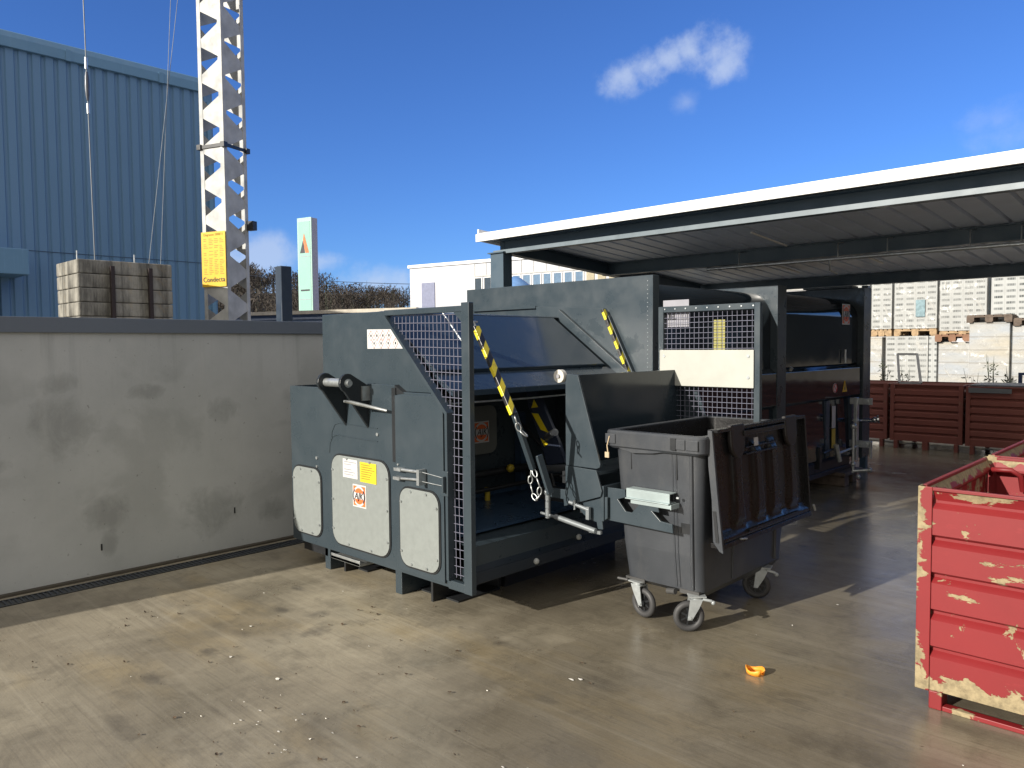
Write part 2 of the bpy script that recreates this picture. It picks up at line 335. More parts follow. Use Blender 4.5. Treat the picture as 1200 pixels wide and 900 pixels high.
# ------------------------------------------------------------------ mesh builder
class MB:
    def __init__(s): s.v = []; s.f = []; s.sm = []; s.g = []
    def add(s, vs, fs, smooth=False):
        s.g.append((len(s.v), len(s.f)))
        n = len(s.v); s.v += [tuple(v) for v in vs]; s.f += [tuple(i+n for i in f) for f in fs]; s.sm += [smooth]*len(fs); return s
    def box(s, x0, x1, y0, y1, z0, z1):
        vs = [(x, y, z) for x in (x0, x1) for y in (y0, y1) for z in (z0, z1)]
        return s.add(vs, [(0, 1, 3, 2), (4, 6, 7, 5), (0, 4, 5, 1), (2, 3, 7, 6), (0, 2, 6, 4), (1, 5, 7, 3)])
    def prism(s, poly, a, b, axis=1):
        # poly in the two other axes in order; extruded from a to b along axis
        def P(p, c):
            q = list(p); q.insert(axis, c); return tuple(q)
        n = len(poly); vs = [P(p, a) for p in poly] + [P(p, b) for p in poly]
        fs = [tuple(range(n)), tuple(range(2*n-1, n-1, -1))] + [(i, i+n, (i+1) % n+n, (i+1) % n) for i in range(n)]
        return s.add(vs, fs)
    def tube(s, pts, r, seg=8, caps=True, closed=False):
        pts = [Vector(p) for p in pts]; n = len(pts); rings = []
        rr = r if isinstance(r, (list, tuple)) else [r]*n
        up = None
        for i, p in enumerate(pts):
            if closed: t = pts[(i+1) % n]-pts[i-1]
            else: t = pts[min(i+1, n-1)]-pts[max(i-1, 0)]
            t.normalize()
            if up is None or abs(t.dot(up)) > .98: up = Vector((0, 0, 1)) if abs(t.z) < .9 else Vector((1, 0, 0))
            a = t.cross(up).normalized(); b = a.cross(t); up = b
            rings.append([p+(a*math.cos(2*PI*k/seg)+b*math.sin(2*PI*k/seg))*rr[i] for k in range(seg)])
        vs = [v for q in rings for v in q]; fs = []
        for i in range(n if closed else n-1):
            j = (i+1) % n
            for k in range(seg): fs.append((i*seg+k, j*seg+k, j*seg+(k+1) % seg, i*seg+(k+1) % seg))
        s.add(vs, fs, True)
        if caps and not closed: s.add(rings[0], [tuple(range(seg))[::-1]]); s.add(rings[-1], [tuple(range(seg))])
        return s
    def disc(s, c, n, r, t, seg=20):
        c = Vector(c); n = Vector(n).normalized(); return s.tube([c-n*t/2, c+n*t/2], r, seg)
    def ring(s, c, n, R1, r, seg=28, cs=8):
        c = Vector(c); n = Vector(n).normalized(); a = n.orthogonal().normalized(); b = n.cross(a)
        return s.tube([c+(a*math.cos(2*PI*k/seg)+b*math.sin(2*PI*k/seg))*R1 for k in range(seg)], r, cs, closed=True)
    def bar(s, p, q, w, t, side=None):
        # rectangular bar from p to q, w wide along side, t thick
        p = Vector(p); q = Vector(q); d = (q-p).normalized()
        side = Vector(side).normalized() if side else (d.cross(Vector((0, 0, 1))).normalized() if abs(d.z) < .95 else Vector((1, 0, 0)))
        side = (side-d*side.dot(d)).normalized(); up = d.cross(side)
        vs = [c+side*(a*w/2)+up*(b*t/2) for c in (p, q) for a, b in ((-1, -1), (1, -1), (1, 1), (-1, 1))]
        return s.add(vs, [(3, 2, 1, 0), (4, 5, 6, 7)]+[(i, (i+1) % 4, (i+1) % 4+4, i+4) for i in range(4)])
    def quad(s, *p): return s.add(p, [tuple(range(len(p)))])
    def ball(s, c, r, seg=10, sc=(1, 1, 1)):
        vs = []; fs = []
        for i in range(seg//2+1):
            th = PI*i/(seg//2)
            for k in range(seg): ph = 2*PI*k/seg; vs.append((c[0]+r*sc[0]*math.sin(th)*math.cos(ph), c[1]+r*sc[1]*math.sin(th)*math.sin(ph), c[2]+r*sc[2]*math.cos(th)))
        for i in range(seg//2):
            for k in range(seg): fs.append((i*seg+k, i*seg+(k+1) % seg, (i+1)*seg+(k+1) % seg, (i+1)*seg+k))
        return s.add(vs, fs, True)

SPLIT = {'skid', 'skid_rail', 'rib', 'ferrule', 'crank_pivot', 'lifting_pin', 'bolt', 'marker_lamp', 'hazard_mark', 'castor_plate', 'slot', 'rim_panel', 'lid_clip', 'conduit', 'weld_bead', 'fascia_joint', 'tie_mark', 'valve_knob', 'gate_upright', 'splice_bolt', 'foot', 'lid_rib', 'splice_collar', 'panel_joint'}
def tag(o, label=None, cat=None, group=None, kind=None):
    if label: o['label'] = label
    if cat: o['category'] = cat
    if group: o['group'] = group
    if kind: o['kind'] = kind
    return o
def thing(name, label, cat, loc=(0, 0, 0), rotz=0., group=None):
    o = bpy.data.objects.new(name, None); C.objects.link(o); o.location = loc; o.rotation_euler = (0, 0, rotz); o.empty_display_size = .1
    return tag(o, label, cat, group)
def root_of(o):
    l = Vector(o.location)
    while o.parent: o = o.parent; l += o.location
    return l
def obj(name, mb, mat, parent=None, bevel=0., world=False, bseg=2, label=None, loc=None):
    # world=True: the mesh was written in world coordinates, parents unrotated
    if name in SPLIT and parent and len(mb.g) > 1:
        # every separate bar, bolt or rib becomes a part of its own
        last = None; parts = []; ends = mb.g[1:]+[(len(mb.v), len(mb.f))]
        for (v0, f0), (v1, f1) in zip(mb.g, ends): parts.append([v0, v1, f0, f1])
        merged = []
        for p_ in parts:
            if merged:
                q_ = merged[-1]; A = [Vector(v) for v in mb.v[q_[0]:q_[1]]]; B_ = [Vector(v) for v in mb.v[p_[0]:p_[1]]]
                lo1 = [min(v[i] for v in A) for i in range(3)]; hi1 = [max(v[i] for v in A) for i in range(3)]; lo2 = [min(v[i] for v in B_) for i in range(3)]; hi2 = [max(v[i] for v in B_) for i in range(3)]
                if all(lo1[i] <= hi2[i]+.002 and lo2[i] <= hi1[i]+.002 for i in range(3)): q_[1] = p_[1]; q_[3] = p_[3]; continue
            merged.append(list(p_))
        if len(merged) > 1:
            for v0, v1, f0, f1 in merged:
                t = MB(); t.v = mb.v[v0:v1]; t.f = [tuple(i-v0 for i in f) for f in mb.f[f0:f1]]; t.sm = mb.sm[f0:f1]; t.g = [(0, 0)]
                last = obj(name, t, mat, parent, bevel, world, bseg, label, loc)
            return last
    me = bpy.data.meshes.new(name); off = Vector((0, 0, 0))
    if world and parent: off = root_of(parent)
    if loc: off = off+Vector(loc)
    me.from_pydata([tuple(Vector(v)-off) for v in mb.v], [], mb.f); me.validate()
    bm = bmesh.new(); bm.from_mesh(me)
    bmesh.ops.remove_doubles(bm, verts=[v for v in bm.verts], dist=1e-6) if False else None
    bmesh.ops.recalc_face_normals(bm, faces=bm.faces); bm.to_mesh(me); bm.free()
    for p, sm in zip(me.polygons, mb.sm): p.use_smooth = sm
    me.materials.append(mat)
    o = bpy.data.objects.new(name, me); C.objects.link(o)
    if parent: o.parent = parent
    if loc: o.location = loc
    if bevel:
        b = o.modifiers.new('bevel', 'BEVEL'); b.width = bevel; b.segments = bseg; b.limit_method = 'ANGLE'; b.angle_limit = R(35); b.harden_normals = False
    if label: o['label'] = label
    return o
def text_obj(name, body, size, mat, parent, origin, right, up, bold=False, squeeze=1., align='CENTER'):
    cu = bpy.data.curves.new('txt', 'FONT'); cu.body = body; cu.size = size; cu.align_x = align; cu.align_y = 'CENTER'; cu.extrude = .0004
    if bold: cu.offset = size*.025
    t = bpy.data.objects.new('txt', cu); C.objects.link(t)
    dg = bpy.context.evaluated_depsgraph_get(); me = bpy.data.meshes.new_from_object(t.evaluated_get(dg)); bpy.data.objects.remove(t)
    r_ = Vector(right).normalized(); u_ = Vector(up).normalized(); n_ = r_.cross(u_); o_ = Vector(origin)-root_of(parent)
    for v in me.vertices: v.co = o_+r_*v.co.x*squeeze+u_*v.co.y+n_*v.co.z
    me.materials.clear(); me.materials.append(mat); me.name = name
    o = bpy.data.objects.new(name, me); C.objects.link(o); o.parent = parent; return o
def copy_tree(o, parent=None):
    c = o.copy(); C.objects.link(c)
    if parent: c.parent = parent
    for ch in list(o.children): copy_tree(ch, c)
    return c
def rrect(x0, x1, z0, z1, r, n=5):
    pts = []
    for cx, cz, a0 in ((x1-r, z1-r, 0), (x0+r, z1-r, 90), (x0+r, z0+r, 180), (x1-r, z0+r, 270)):
        for k in range(n+1): a = R(a0+90*k/n); pts.append((cx+r*math.cos(a), cz+r*math.sin(a)))
    return pts

# ================================================================== SETTING
m = MB(); m.quad((-900, -900, -.012), (900, -900, -.012), (900, 900, -.012), (-900, 900, -.012)); tag(obj('ground', m, GROUND2), kind='structure')
# finely divided yard slab with slight unevenness
m = MB(); m.quad((-6.02, -14, 0), (14, -14, 0), (14, 13.75, 0), (-6.02, 13.75, 0)); m.quad((-6.18, -14, -.004), (-6.0, -14, -.004), (-6.0, 13.75, -.004), (-6.18, 13.75, -.004))
tag(obj('yard_floor', m, GROUND), kind='structure')

# drain channel along the wall
dr = thing('drain_channel', 'narrow black slotted drain grate set in the concrete along the foot of the grey wall', 'drain', (-5.98, 0, 0))
m = MB(); m.box(-6.055, -6.04, -12, 6, -.003, .006); m.box(-5.915, -5.90, -12, 6, -.003, .006); m.box(-6.04, -5.915, -12, 6, -.003, .001); obj('channel_frame', m, BLACK, dr, world=True)
m = MB()
y = -6.
while y < 6: m.box(-6.038, -5.917, y, y+.014, .0015, .0055); y += .034
obj('grate', m, simple('cast_grate', (.05, .06, .075), .5, .4), dr, world=True)

# concrete wall (unseen end sloped down to narrow its ground shadow) with metal coping
wl_ = thing('boundary_wall', 'smooth grey concrete yard wall with damp patches and a dark metal coping', 'wall', (-6.3, 2, 0))
prof = [(-14, 0), (5.9, 0), (5.9, 1.82), (-1.2, 1.82), (-3.9, .58), (-14, .5)]
m = MB(); m.prism(prof, -6.43, -6.18, 0); obj('wall_body', m, CWALL, wl_, world=True)
m = MB(); pc = [(-14, .5), (-3.9, .58), (-1.2, 1.82), (5.92, 1.82), (5.92, 1.931), (-1.23, 1.931), (-3.93, .69), (-14, .61)]
m.prism(pc, -6.46, -6.155, 0); obj('coping', m, COPING, wl_, world=True, bevel=.004)
m = MB(); m.box(-6.18, -6.13, -14, 5.9, -.003, .012); obj('base_joint', m, simple('base_shadow_gap', (.07, .06, .045), .8), wl_, world=True)  # dark strip stands for the shadow gap at the wall foot
m = MB()
for yy, zz in ((1.95, .19), (3.0, .3)): m.box(-6.182, -6.178, yy, yy+.012, zz, zz+.05)
obj('tie_mark', m, BLACK, wl_, world=True)

# ------------------------------------------------ blue clad hall
bh = thing('industrial_hall', 'large hall with blue ribbed metal cladding rising behind the grey wall', 'building', (-20, 0, 0))
m = MB(); pts = []; y = -22.
while y < 9.2:
    pts += [(-19.96, y), (-19.96, y+.15), (-20.0, y+.175), (-20.0, y+.235)]; y += .262
m_v = [(a, b, z) for z in (0, 8.4) for a, b in pts]; n = len(pts)
m.add(m_v, [(i, i+1, i+1+n, i+n) for i in range(n-1)])
obj('cladding', m, BLUE, bh, world=True)
m = MB(); m.box(-60, -20.02, -22, 9.2, 0, 8.55); obj('hall_body', m, BLUE, bh, world=True)
m = MB(); m.box(-19.958, -19.952, -22, 9.2, 3.93, 3.945); obj('sheet_lap', m, simple('lap_shadow_gap', (.03, .06, .11), .6), bh, world=True)
m = MB(); m.prism([(-20.1, 8.36), (-19.88, 8.36), (-19.88, 8.58), (-19.95, 8.72), (-20.1, 8.78)], -22, 9.32); obj('fascia', m, BLUET, bh, world=True, bevel=.01)
m = MB(); m.box(-19.97, -19.88, 9.22, 9.32, 0, 8.15); obj('corner_trim', m, BLUET, bh, world=True)
m = MB()
for yy in (-3.6, 1.0, 5.9, 8.0): m.box(-19.878, -19.865, yy, yy+.12, 8.35, 8.6)
obj('fascia_joint', m, BLUET, bh, world=True)
m = MB(); m.box(-19.97, -18.9, .5, 4.76, 3.30, 3.85); obj('entrance_canopy', m, BLUET, bh, world=True, bevel=.02)
m = MB(); m.box(-19.97, -19.93, .5, 4.4, 0, 3.29); obj('loading_door', m, BRICKD, bh, world=True)

# ------------------------------------------------ white building
def rot_box(mb, o, ang, x0, x1, y0, y1, z0, z1):
    ca, sa = math.cos(ang), math.sin(ang)
    t = MB().box(x0, x1, y0, y1, z0, z1)
    mb.add([(o[0]+v[0]*ca-v[1]*sa, o[1]+v[0]*sa+v[1]*ca, v[2]) for v in t.v], t.f)
a = math.atan2(2.5, 12.6); o0 = (-37.6, 30)
wb = thing('white_building', 'white flat roofed building with a window band standing behind the canopy', 'building', (-37.6, 30, 0))
m = MB(); rot_box(m, o0, a, 0, 34, 0, 14, 0, 6.5); obj('wall', m, WHITEB, wb, world=True)
m = MB(); rot_box(m, o0, a, -.1, 34.1, -.1, 14.1, 6.5, 6.68); obj('roof_edge', m, WHITEP, wb, world=True)
m = MB(); rot_box(m, o0, a, .95, 1.95, -.05, -.002, 2.6, 5.55); obj('grey_panel', m, simple('lilac_grey_panel', (.20, .22, .33), .5), wb, world=True)
m = MB()
for i in range(34): rot_box(m, o0, a, 4.9+i*.8, 4.93+i*.8, -.03, -.004, 5.78, 6.5)
rot_box(m, o0, a, 4.9, 34, -.05, -.002, 5.70, 5.78); rot_box(m, o0, a, 6.5, 34, -.05, -.002, 4.1, 4.2)
obj('cladding_joint', m, simple('joint_grey', (.45, .45, .44), .6), wb, world=True)
for i in range(22):
    x0 = 4.95+i*.66
    if i == 2: x0 += 0
    mt = BRICKD if i < 3 else (WINB if i < 11 else simple('beige_infill', (.40, .36, .26), .8))
    m = MB(); rot_box(m, o0, a, x0, x0+.46, -.04, -.003, 4.25, 5.62); w = obj('window', m, mt, wb, world=True)
    if i < 11:
        m = MB(); rot_box(m, o0, a, x0-.03, x0+.49, -.06, -.001, 5.62, 5.66); rot_box(m, o0, a, x0-.04, x0, -.06, -.001, 4.2, 5.62); rot_box(m, o0, a, x0+.46, x0+.5, -.06, -.001, 4.2, 5.62)
        me = obj('window_frame', m, WHITEP, wb, world=True); 
        wpos = w.matrix_world.copy(); me.parent = w
# bluish vent hood in front of it
vh = thing('vent_hood', 'blue metal vent cowl in front of the white building window band', 'vent', (-27.2, 28.5, 0))
m = MB(); m.tube([(0, 0, 0), (0, 0, 4.35)], .35, 14); obj('duct', m, simple('blue_duct', (.10, .20, .42), .3), vh)
m = MB(); m.tube([(0, 0, 4.35), (0, 0, 4.75), (0, 0, 5.1), (0, 0, 5.2)], [.95, .85, .35, .15], 16); obj('cowl', m, simple('blue_cowl', (.13, .26, .52), .25), vh)

oh = thing('added_opposite_hall', 'unseen dark brick hall added opposite the press container to darken its reflections', 'building', (24, 16, 0))  # unseen building added to darken what the glossy container reflects
m = MB(); m.box(22, 34, -8, 190, 0, 9.5); obj('wall', m, simple('dark_brick', (.035, .036, .026), .8, 0, .7, .25), oh, world=True)
m = MB(); m.box(21.8, 34.2, -8.2, 190.2, 9.5, 9.9); obj('roof_edge', m, simple('hall_roof_edge', (.10, .10, .10), .6), oh, world=True)
for k in range(8):
    m = MB(); m.box(21.95, 21.995, -4+k*8, -1.5+k*8, 2.2, 4.6); obj('window', m, WINB, oh, world=True)
# low building behind the wall
lb = thing('low_shed', 'low shed with slate blue slatted wall and pale roof edge below the wooded hill', 'building', (-39, 20, 0))
a2 = math.atan2(2.9, 7.); o2 = (-43.5, 18.2)
m = MB(); rot_box(m, o2, a2, 0, 19.5, 0, 6, 0, 3.42); obj('wall', m, SLATE, lb, world=True)
m = MB(); rot_box(m, o2, a2, -.2, 15.2, -.25, 6.2, 3.42, 3.60); obj('roof_edge', m, simple('pale_roof_edge', (.52, .48, .40), .7, 0, .2, 2), lb, world=True)
m = MB(); rot_box(m, o2, a2, 15.3, 19.6, -.2, 6, 3.42, 3.58); obj('side_roof', m, SLATE, lb, world=True)
m = MB()
for k in range(4): rot_box(m, o2, a2, 0, 19.4, -.08, -.002, 2.5+k*.22, 2.6+k*.22)
obj('slat', m, simple('slat_pale', (.33, .38, .46), .4), lb, world=True)

# sign tower
st = thing('sign_tower', 'tall slim mint and grey advertising pylon with a red and black triangle', 'sign', (-57.5, 35, 0), R(14))
# local: front normal (-y); width x
m = MB(); m.box(-.78, .78, -.3, .42, 0, 12.5); obj('pylon', m, SIGNG, st, bevel=.05)
m = MB(); m.box(-.80, .80, -.34, -.302, 0, 12.52); obj('edge_trim', m, MINTL, st)
m = MB(); m.box(-.66, .66, -.36, -.345, .3, 12.2); obj('front_panel', m, MINT, st)
m = MB(); m.prism([(-.02, 11.2), (.5, 9.6), (.12, 9.6), (.0, 10.2), (-.12, 10.7)], -.385, -.365); obj('emblem', m, ORANGE, st)
m = MB(); m.prism([(-.14, 10.6), (-.02, 10.1), (.04, 9.6), (-.5, 9.6)], -.384, -.364); obj('emblem', m, INK, st)
m = MB(); m.box(-.5, .5, -.38, -.362, 6.42, 6.55); obj('lettering', m, INK, st)
m = MB(); m.box(-.66, .66, -.37, -.362, 9.28, 9.32); m.box(-.66, .66, -.37, -.362, 5.7, 5.74); obj('panel_joint', m, SIGNG, st)

# ------------------------------------------------ hill and wood
m = MB(); NX, NY = 60, 16; vs = []
def hillz(x, y):
    # ridge falls from left to right in the view
    t = (x+235)/85.; base = 20-9.5*min(max(t, -1), 1.5)-(3.2*math.exp(-((t-.16)/.10)**2))
    k = max(0., 1-((y-135)/75.)**2)
    e = 1. if t < .98 else max(0., 1-(t-.98)*9)
    xs = (-420, -300, -236, -226, -216, -196, -180, -166, -152, -146); zs_ = (22, 22, 20.5, 16, 10.5, 11.5, 11.5, 8.5, 5.5, 0)
    base = 0
    for q in range(9):
        if xs[q] <= x <= xs[q+1]: base = zs_[q]+(zs_[q+1]-zs_[q])*(x-xs[q])/(xs[q+1]-xs[q])
    e = 1.
    return max(-.5, base*k*e+noise.noise(Vector((x*.05, y*.05, 0)))*1.2)
for i in range(NX):
    for j in range(NY): x = -420+i*5.2; y = 62+j*9.5; vs.append((x, y, hillz(x, y)))
m.add(vs, [(i*NY+j, (i+1)*NY+j, (i+1)*NY+j+1, i*NY+j+1) for i in range(NX-1) for j in range(NY-1)], True)
tag(obj('hill', m, HILLM), kind='structure')
def bare_tree(m, x, y, z, h, spread=.32, twigs=60, q=.16):
    tw = .16 if h < 9 or True else .1
    m.tube([(x, y, z-.5), (x+random.uniform(-.1, .1)*h*.3, y, z+h*.45), (x+random.uniform(-.1, .1)*h*.5, y, z+h*.95)], [h*.022, h*.016, h*.004], 4, caps=False)
    for _ in range(12):
        t = random.uniform(.3, .9); an = random.uniform(0, 2*PI); L = h*spread*random.uniform(.5, 1)*(1.15-t*.6)
        p = Vector((x, y, z+h*t)); qv = p+Vector((math.cos(an)*L, math.sin(an)*L, L*random.uniform(.5, 1.3)))
        m.tube([p, qv], [h*.008, h*.002], 3, caps=False)
    for _ in range(twigs):
        t = random.betavariate(2.4, 1.6); an = random.uniform(0, 2*PI); L = h*spread*math.sqrt(random.random())*(1.25-t*.75)
        p = Vector((x+math.cos(an)*L, y+math.sin(an)*L, z+h*(.22+.82*t)))
        d = Vector((random.uniform(-1, 1), random.uniform(-1, 1), random.uniform(.2, 1.6))).normalized()*h*q*random.uniform(.5, 1.2); s_ = Vector((random.uniform(-1, 1), random.uniform(-1, 1), random.uniform(-1, 1))).normalized()*h*q*.16
        m.add([p, p+d+s_, p+d*.55-s_], [(0, 1, 2)])
def conifer(m, x, y, z, h, w=.2, n=90):
    m.tube([(x, y, z-.5), (x, y, z+h)], [h*.018, h*.003], 4, caps=False)
    for _ in range(n):
        t = random.random()**.8; an = random.uniform(0, 2*PI); L = h*w*(1.02-t)*random.uniform(.5, 1.1)
        p = Vector((x, y, z+h*(.1+.9*t))); e = p+Vector((math.cos(an)*L, math.sin(an)*L, -L*.35)); s_ = Vector((-math.sin(an), math.cos(an), .3))*L*.28
        m.add([p, e+s_, e-s_], [(0, 1, 2)])
mw = MB(); mg = MB()
for _ in range(760):
    x = random.uniform(-300, -146); y = random.uniform(86, 150)
    z = hillz(x, y)
    if z < 1.: continue
    h = random.uniform(5.5, 8)*(.8 if x > -165 else 1)*(1.15 if x < -222 else 1)
    if random.random() < .16: conifer(mg, x, y, z, h*1.15, .17, 60)
    else: bare_tree(mw, x, y, z, h, .40, 90, .15)
tag(obj('woodland', mw, TWIG), 'brown leafless wood covering the distant hillside', 'woodland', kind='stuff')
tag(obj('conifer_wood', mg, TWIGD), 'dark conifers scattered through the leafless wood on the distant hillside', 'woodland', kind='stuff')
for i, (x, y, h, lab) in enumerate(((-89, 41, 9.9, 'tall dark fir standing just right of the lattice mast'), (-93, 38.0, 9.2, 'dark fir partly hidden by the right edge of the lattice mast'), (-84.5, 43.5, 7.4, 'shorter dark fir left of the dark steel post'))):
    t = thing('fir_tree', lab, 'tree', (x, y, 0), 0, 'dark firs beside the mast')
    m = MB(); m.tube([(0, 0, 0), (0, 0, h)], [.22, .03], 6); obj('trunk', m, WOODD, t)
    m = MB(); conifer(m, 0, 0, 0.5, h-.5, .30, 900); obj('crown', m, TWIGD, t)
for i, (x, y, h, lab) in enumerate(((-75, 31.8, 6.4, 'pale leafless bush lit by the sun beside the lattice mast'), (-73.2, 34.5, 5.6, 'leafless tree between the lattice mast and the dark steel post'), (-70.5, 36.5, 6.6, 'leafless tree immediately left of the mint sign pylon'))):
    t = thing('bare_tree', lab, 'tree', (x, y, 0), 0, 'leafless trees near the sign pylon')
    m = MB(); m.tube([(0, 0, 0), (.1, 0, h*.4)], [.15, .1], 6); obj('trunk', m, WOODD if i else TWIGL, t)
    m = MB(); bare_tree(m, 0, 0, 0, h, .34, 330, .13); obj('crown', m, TWIG if i else TWIGL, t)
A_, B_ = (-150, 60, 17.6), (-45, 60, 7.4)
m = MB(); m.tube([Vector(A_).lerp(Vector(B_), k/20)-Vector((0, 0, 1.2*math.sin(PI*k/20))) for k in range(21)], .035, 4)
tag(obj('overhead_cable', m, BLACK), 'thin dark overhead cable crossing the sky behind the mint pylon', 'cable')

# dark post behind the wall
m = MB(); m.box(-7.12, -7.0, 3.955, 4.075, 0, 2.515); o = obj('steel_post', m, paint('post_paint', (.02, .035, .06), .5), None, bevel=.008, loc=(-7.06, 4.015, 0)); tag(o, 'dark square steel post standing up behind the wall coping', 'post')

# ------------------------------------------------ crane mast
ms = thing('crane_mast', 'galvanised lattice crane mast of cut-out sheet standing behind the grey wall', 'crane', (-9.12, 4.42, 0), R(20))
wm_ = .375; hw = wm_/2; TOP = 9.5
m = MB()
for sx in (-1, 1):
    for sy in (-1, 1):
        x0 = sx*hw; y0 = sy*hw
        m.box(min(x0, x0-sx*.055), max(x0, x0-sx*.055), y0-sy*.004 if sy > 0 else y0, y0 if sy > 0 else y0+.004, 0, TOP)
        m.box(x0-.004 if sx > 0 else x0, x0 if sx > 0 else x0+.004, min(y0, y0-sy*.055)+.005*(sy < 0), max(y0, y0-sy*.055)-.005*(sy > 0), 0, TOP)
obj('corner_post', m, GALVM, ms)
# triangular web plates: zig-zag on each face
pitch = .42
for f in range(4):
    m = MB(); z = .1; k = 0; an = f*PI/2; ca, sa = math.cos(an), math.sin(an); inn = hw-.05
    while z < TOP-pitch:
        base_left = (f in (1, 2))
        sgn = -1 if base_left else 1
        zc = z+(pitch/2 if base_left else 0)
        # plate with its wide side on one post and a blunt tip on the other
        poly = [(sgn*inn, zc+.015), (sgn*inn, zc+pitch-.015), (-sgn*inn, zc+pitch/2+.045), (-sgn*inn, zc+pitch/2-.045)]
        vs = []
        for d in (hw-.004, hw-.008):
            for px, pz in poly: lx, ly = px, -d; vs.append((lx*ca-ly*sa, lx*sa+ly*ca, pz))
        m.add(vs, [(0, 1, 2, 3), (7, 6, 5, 4)]+[(i, i+4, (i+1) % 4+4, (i+1) % 4) for i in range(4)])
        z += pitch
    obj('web_plate', m, GALVM, ms)
m = MB()
for zz in (4.12, 5.99, 7.8):
    for sx, sy in ((-1, -1), (1, -1), (1, 1), (-1, 1)): m.box(sx*hw-.03, sx*hw+.03, sy*hw-.03, sy*hw+.03, zz-.03, zz+.03)
    m.box(-hw, hw, -hw-.012, -hw, zz-.02, zz+.02); m.box(hw, hw+.012, -hw, hw, zz-.02, zz+.02)
obj('splice_collar', m, BLACK, ms)
m = MB(); m.box(hw-.01, hw+.10, hw-.03, hw+.04, 3.15, 3.26); obj('cable_clip', m, BLACK, ms)
# yellow notice on the lit face (its own thing)
yn = thing('load_chart', 'yellow crane load notice fixed to the sunlit face of the lattice mast', 'sign', (-9.12, 4.42, 0), R(20))
zt, zb_ = 3.10, 2.44; yf = -hw-.014
m = MB(); m.box(-hw-.005, hw+.0, yf-.006, yf, zb_, zt); obj('sheet', m, YELLOW, yn)
m = MB(); z = zt-.09
random.seed(3)
while z > zb_+.14:
    x = -hw+.03
    for c_ in range(4):
        L = random.uniform(.03, .07)
        if random.random() < .85: m.box(x, x+L, yf-.0068, yf-.0062, z, z+.008)
        x += .085
    z -= .021
obj('table_rows', m, YINK, yn)
def ltext(name, body, size, mat, parent, x, y, z, squeeze=1., bold=False, face='-y'):
    cu = bpy.data.curves.new('txt', 'FONT'); cu.body = body; cu.size = size; cu.align_x = 'CENTER'; cu.align_y = 'CENTER'; cu.extrude = .0003
    cu.space_character = 1.06
    if bold: cu.offset = size*.03
    t = bpy.data.objects.new('txt', cu); C.objects.link(t)
    me = bpy.data.meshes.new_from_object(t.evaluated_get(bpy.context.evaluated_depsgraph_get())); bpy.data.objects.remove(t)
    for v in me.vertices:
        if face == '-y': v.co = Vector((x+v.co.x*squeeze, y-v.co.z, z+v.co.y))
        else: v.co = Vector((x+v.co.z, y+v.co.x*squeeze, z+v.co.y))
    me.materials.clear(); me.materials.append(mat)
    o = bpy.data.objects.new(name, me); C.objects.link(o); o.parent = parent; return o
ltext('lettering', 'Condecta', .084, INK, yn, 0, yf-.012, zb_+.085, 1.0, False)
ltext('lettering', 'Diagramm 3000/11', .042, YINK, yn, 0, yf-.008, zt-.035, .9)

# crane ballast slabs
for k in range(7):
    z1 = 2.655-k*.152+.006
    m = MB(); dx = random.uniform(-.01, .01); m.box(-9.72+dx, -8.99+dx*.6, 2.71, 3.70, z1-.148, z1)
    lab = ['topmost', 'second from the top', 'third from the top', 'fourth from the top', 'fifth from the top', 'sixth from the top', 'lowest visible'][k]
    tag(obj('ballast_slab', m, SLAB, bevel=.012, loc=(-9.35, 3.2, z1-.074)), 'weathered grey ballast slab behind the wall, '+lab+' in its stack', 'slab', 'ballast slabs behind the wall')
bf = thing('ballast_frame', 'dark upright steel straps on the ballast slab stack', 'frame', (-9.0, 3.2, 0))
m = MB(); m.box(-9.8, -8.95, 2.7, 3.72, 0, 1.585); obj('base_block', m, BLACK, bf, world=True, bevel=.02)
for yy in (3.02, 3.42):
    m = MB(); m.box(-8.98, -8.935, yy, yy+.04, 1.586, 2.60); obj('strap', m, simple('dark_strap', (.03, .02, .02), .6), bf, world=True)
m = MB()
for yy in (2.8, 3.4): m.tube([(-9.3, yy, 2.6), (-9.3, yy, 2.78)], .008, 5)
obj('lifting_pin', m, GALV, bf, world=True)
# pale dry plant leaning on the slabs
pp = MB(); random.seed(5)
for _ in range(26):
    p = Vector((-8.93, 2.86+random.uniform(0, .3), 1.6)); pts = [p]
    d = Vector((random.uniform(0, .12), random.uniform(-.25, .3), 1)).normalized()
    for k in range(4): d = (d+Vector((random.uniform(-.3, .3), random.uniform(-.7, .7), random.uniform(-.3, .2)))).normalized(); p = p+d*random.uniform(.05, .13); pts.append(p)
    pp.tube(pts, [.009, .008, .007, .006, .004], 4)
tag(obj('dry_plant', pp, simple('dry_stalk', (.55, .48, .33), .9), loc=(-8.93, 3, 1.59)), 'pale dry creeper on the ballast slabs just above the wall coping', 'plant')
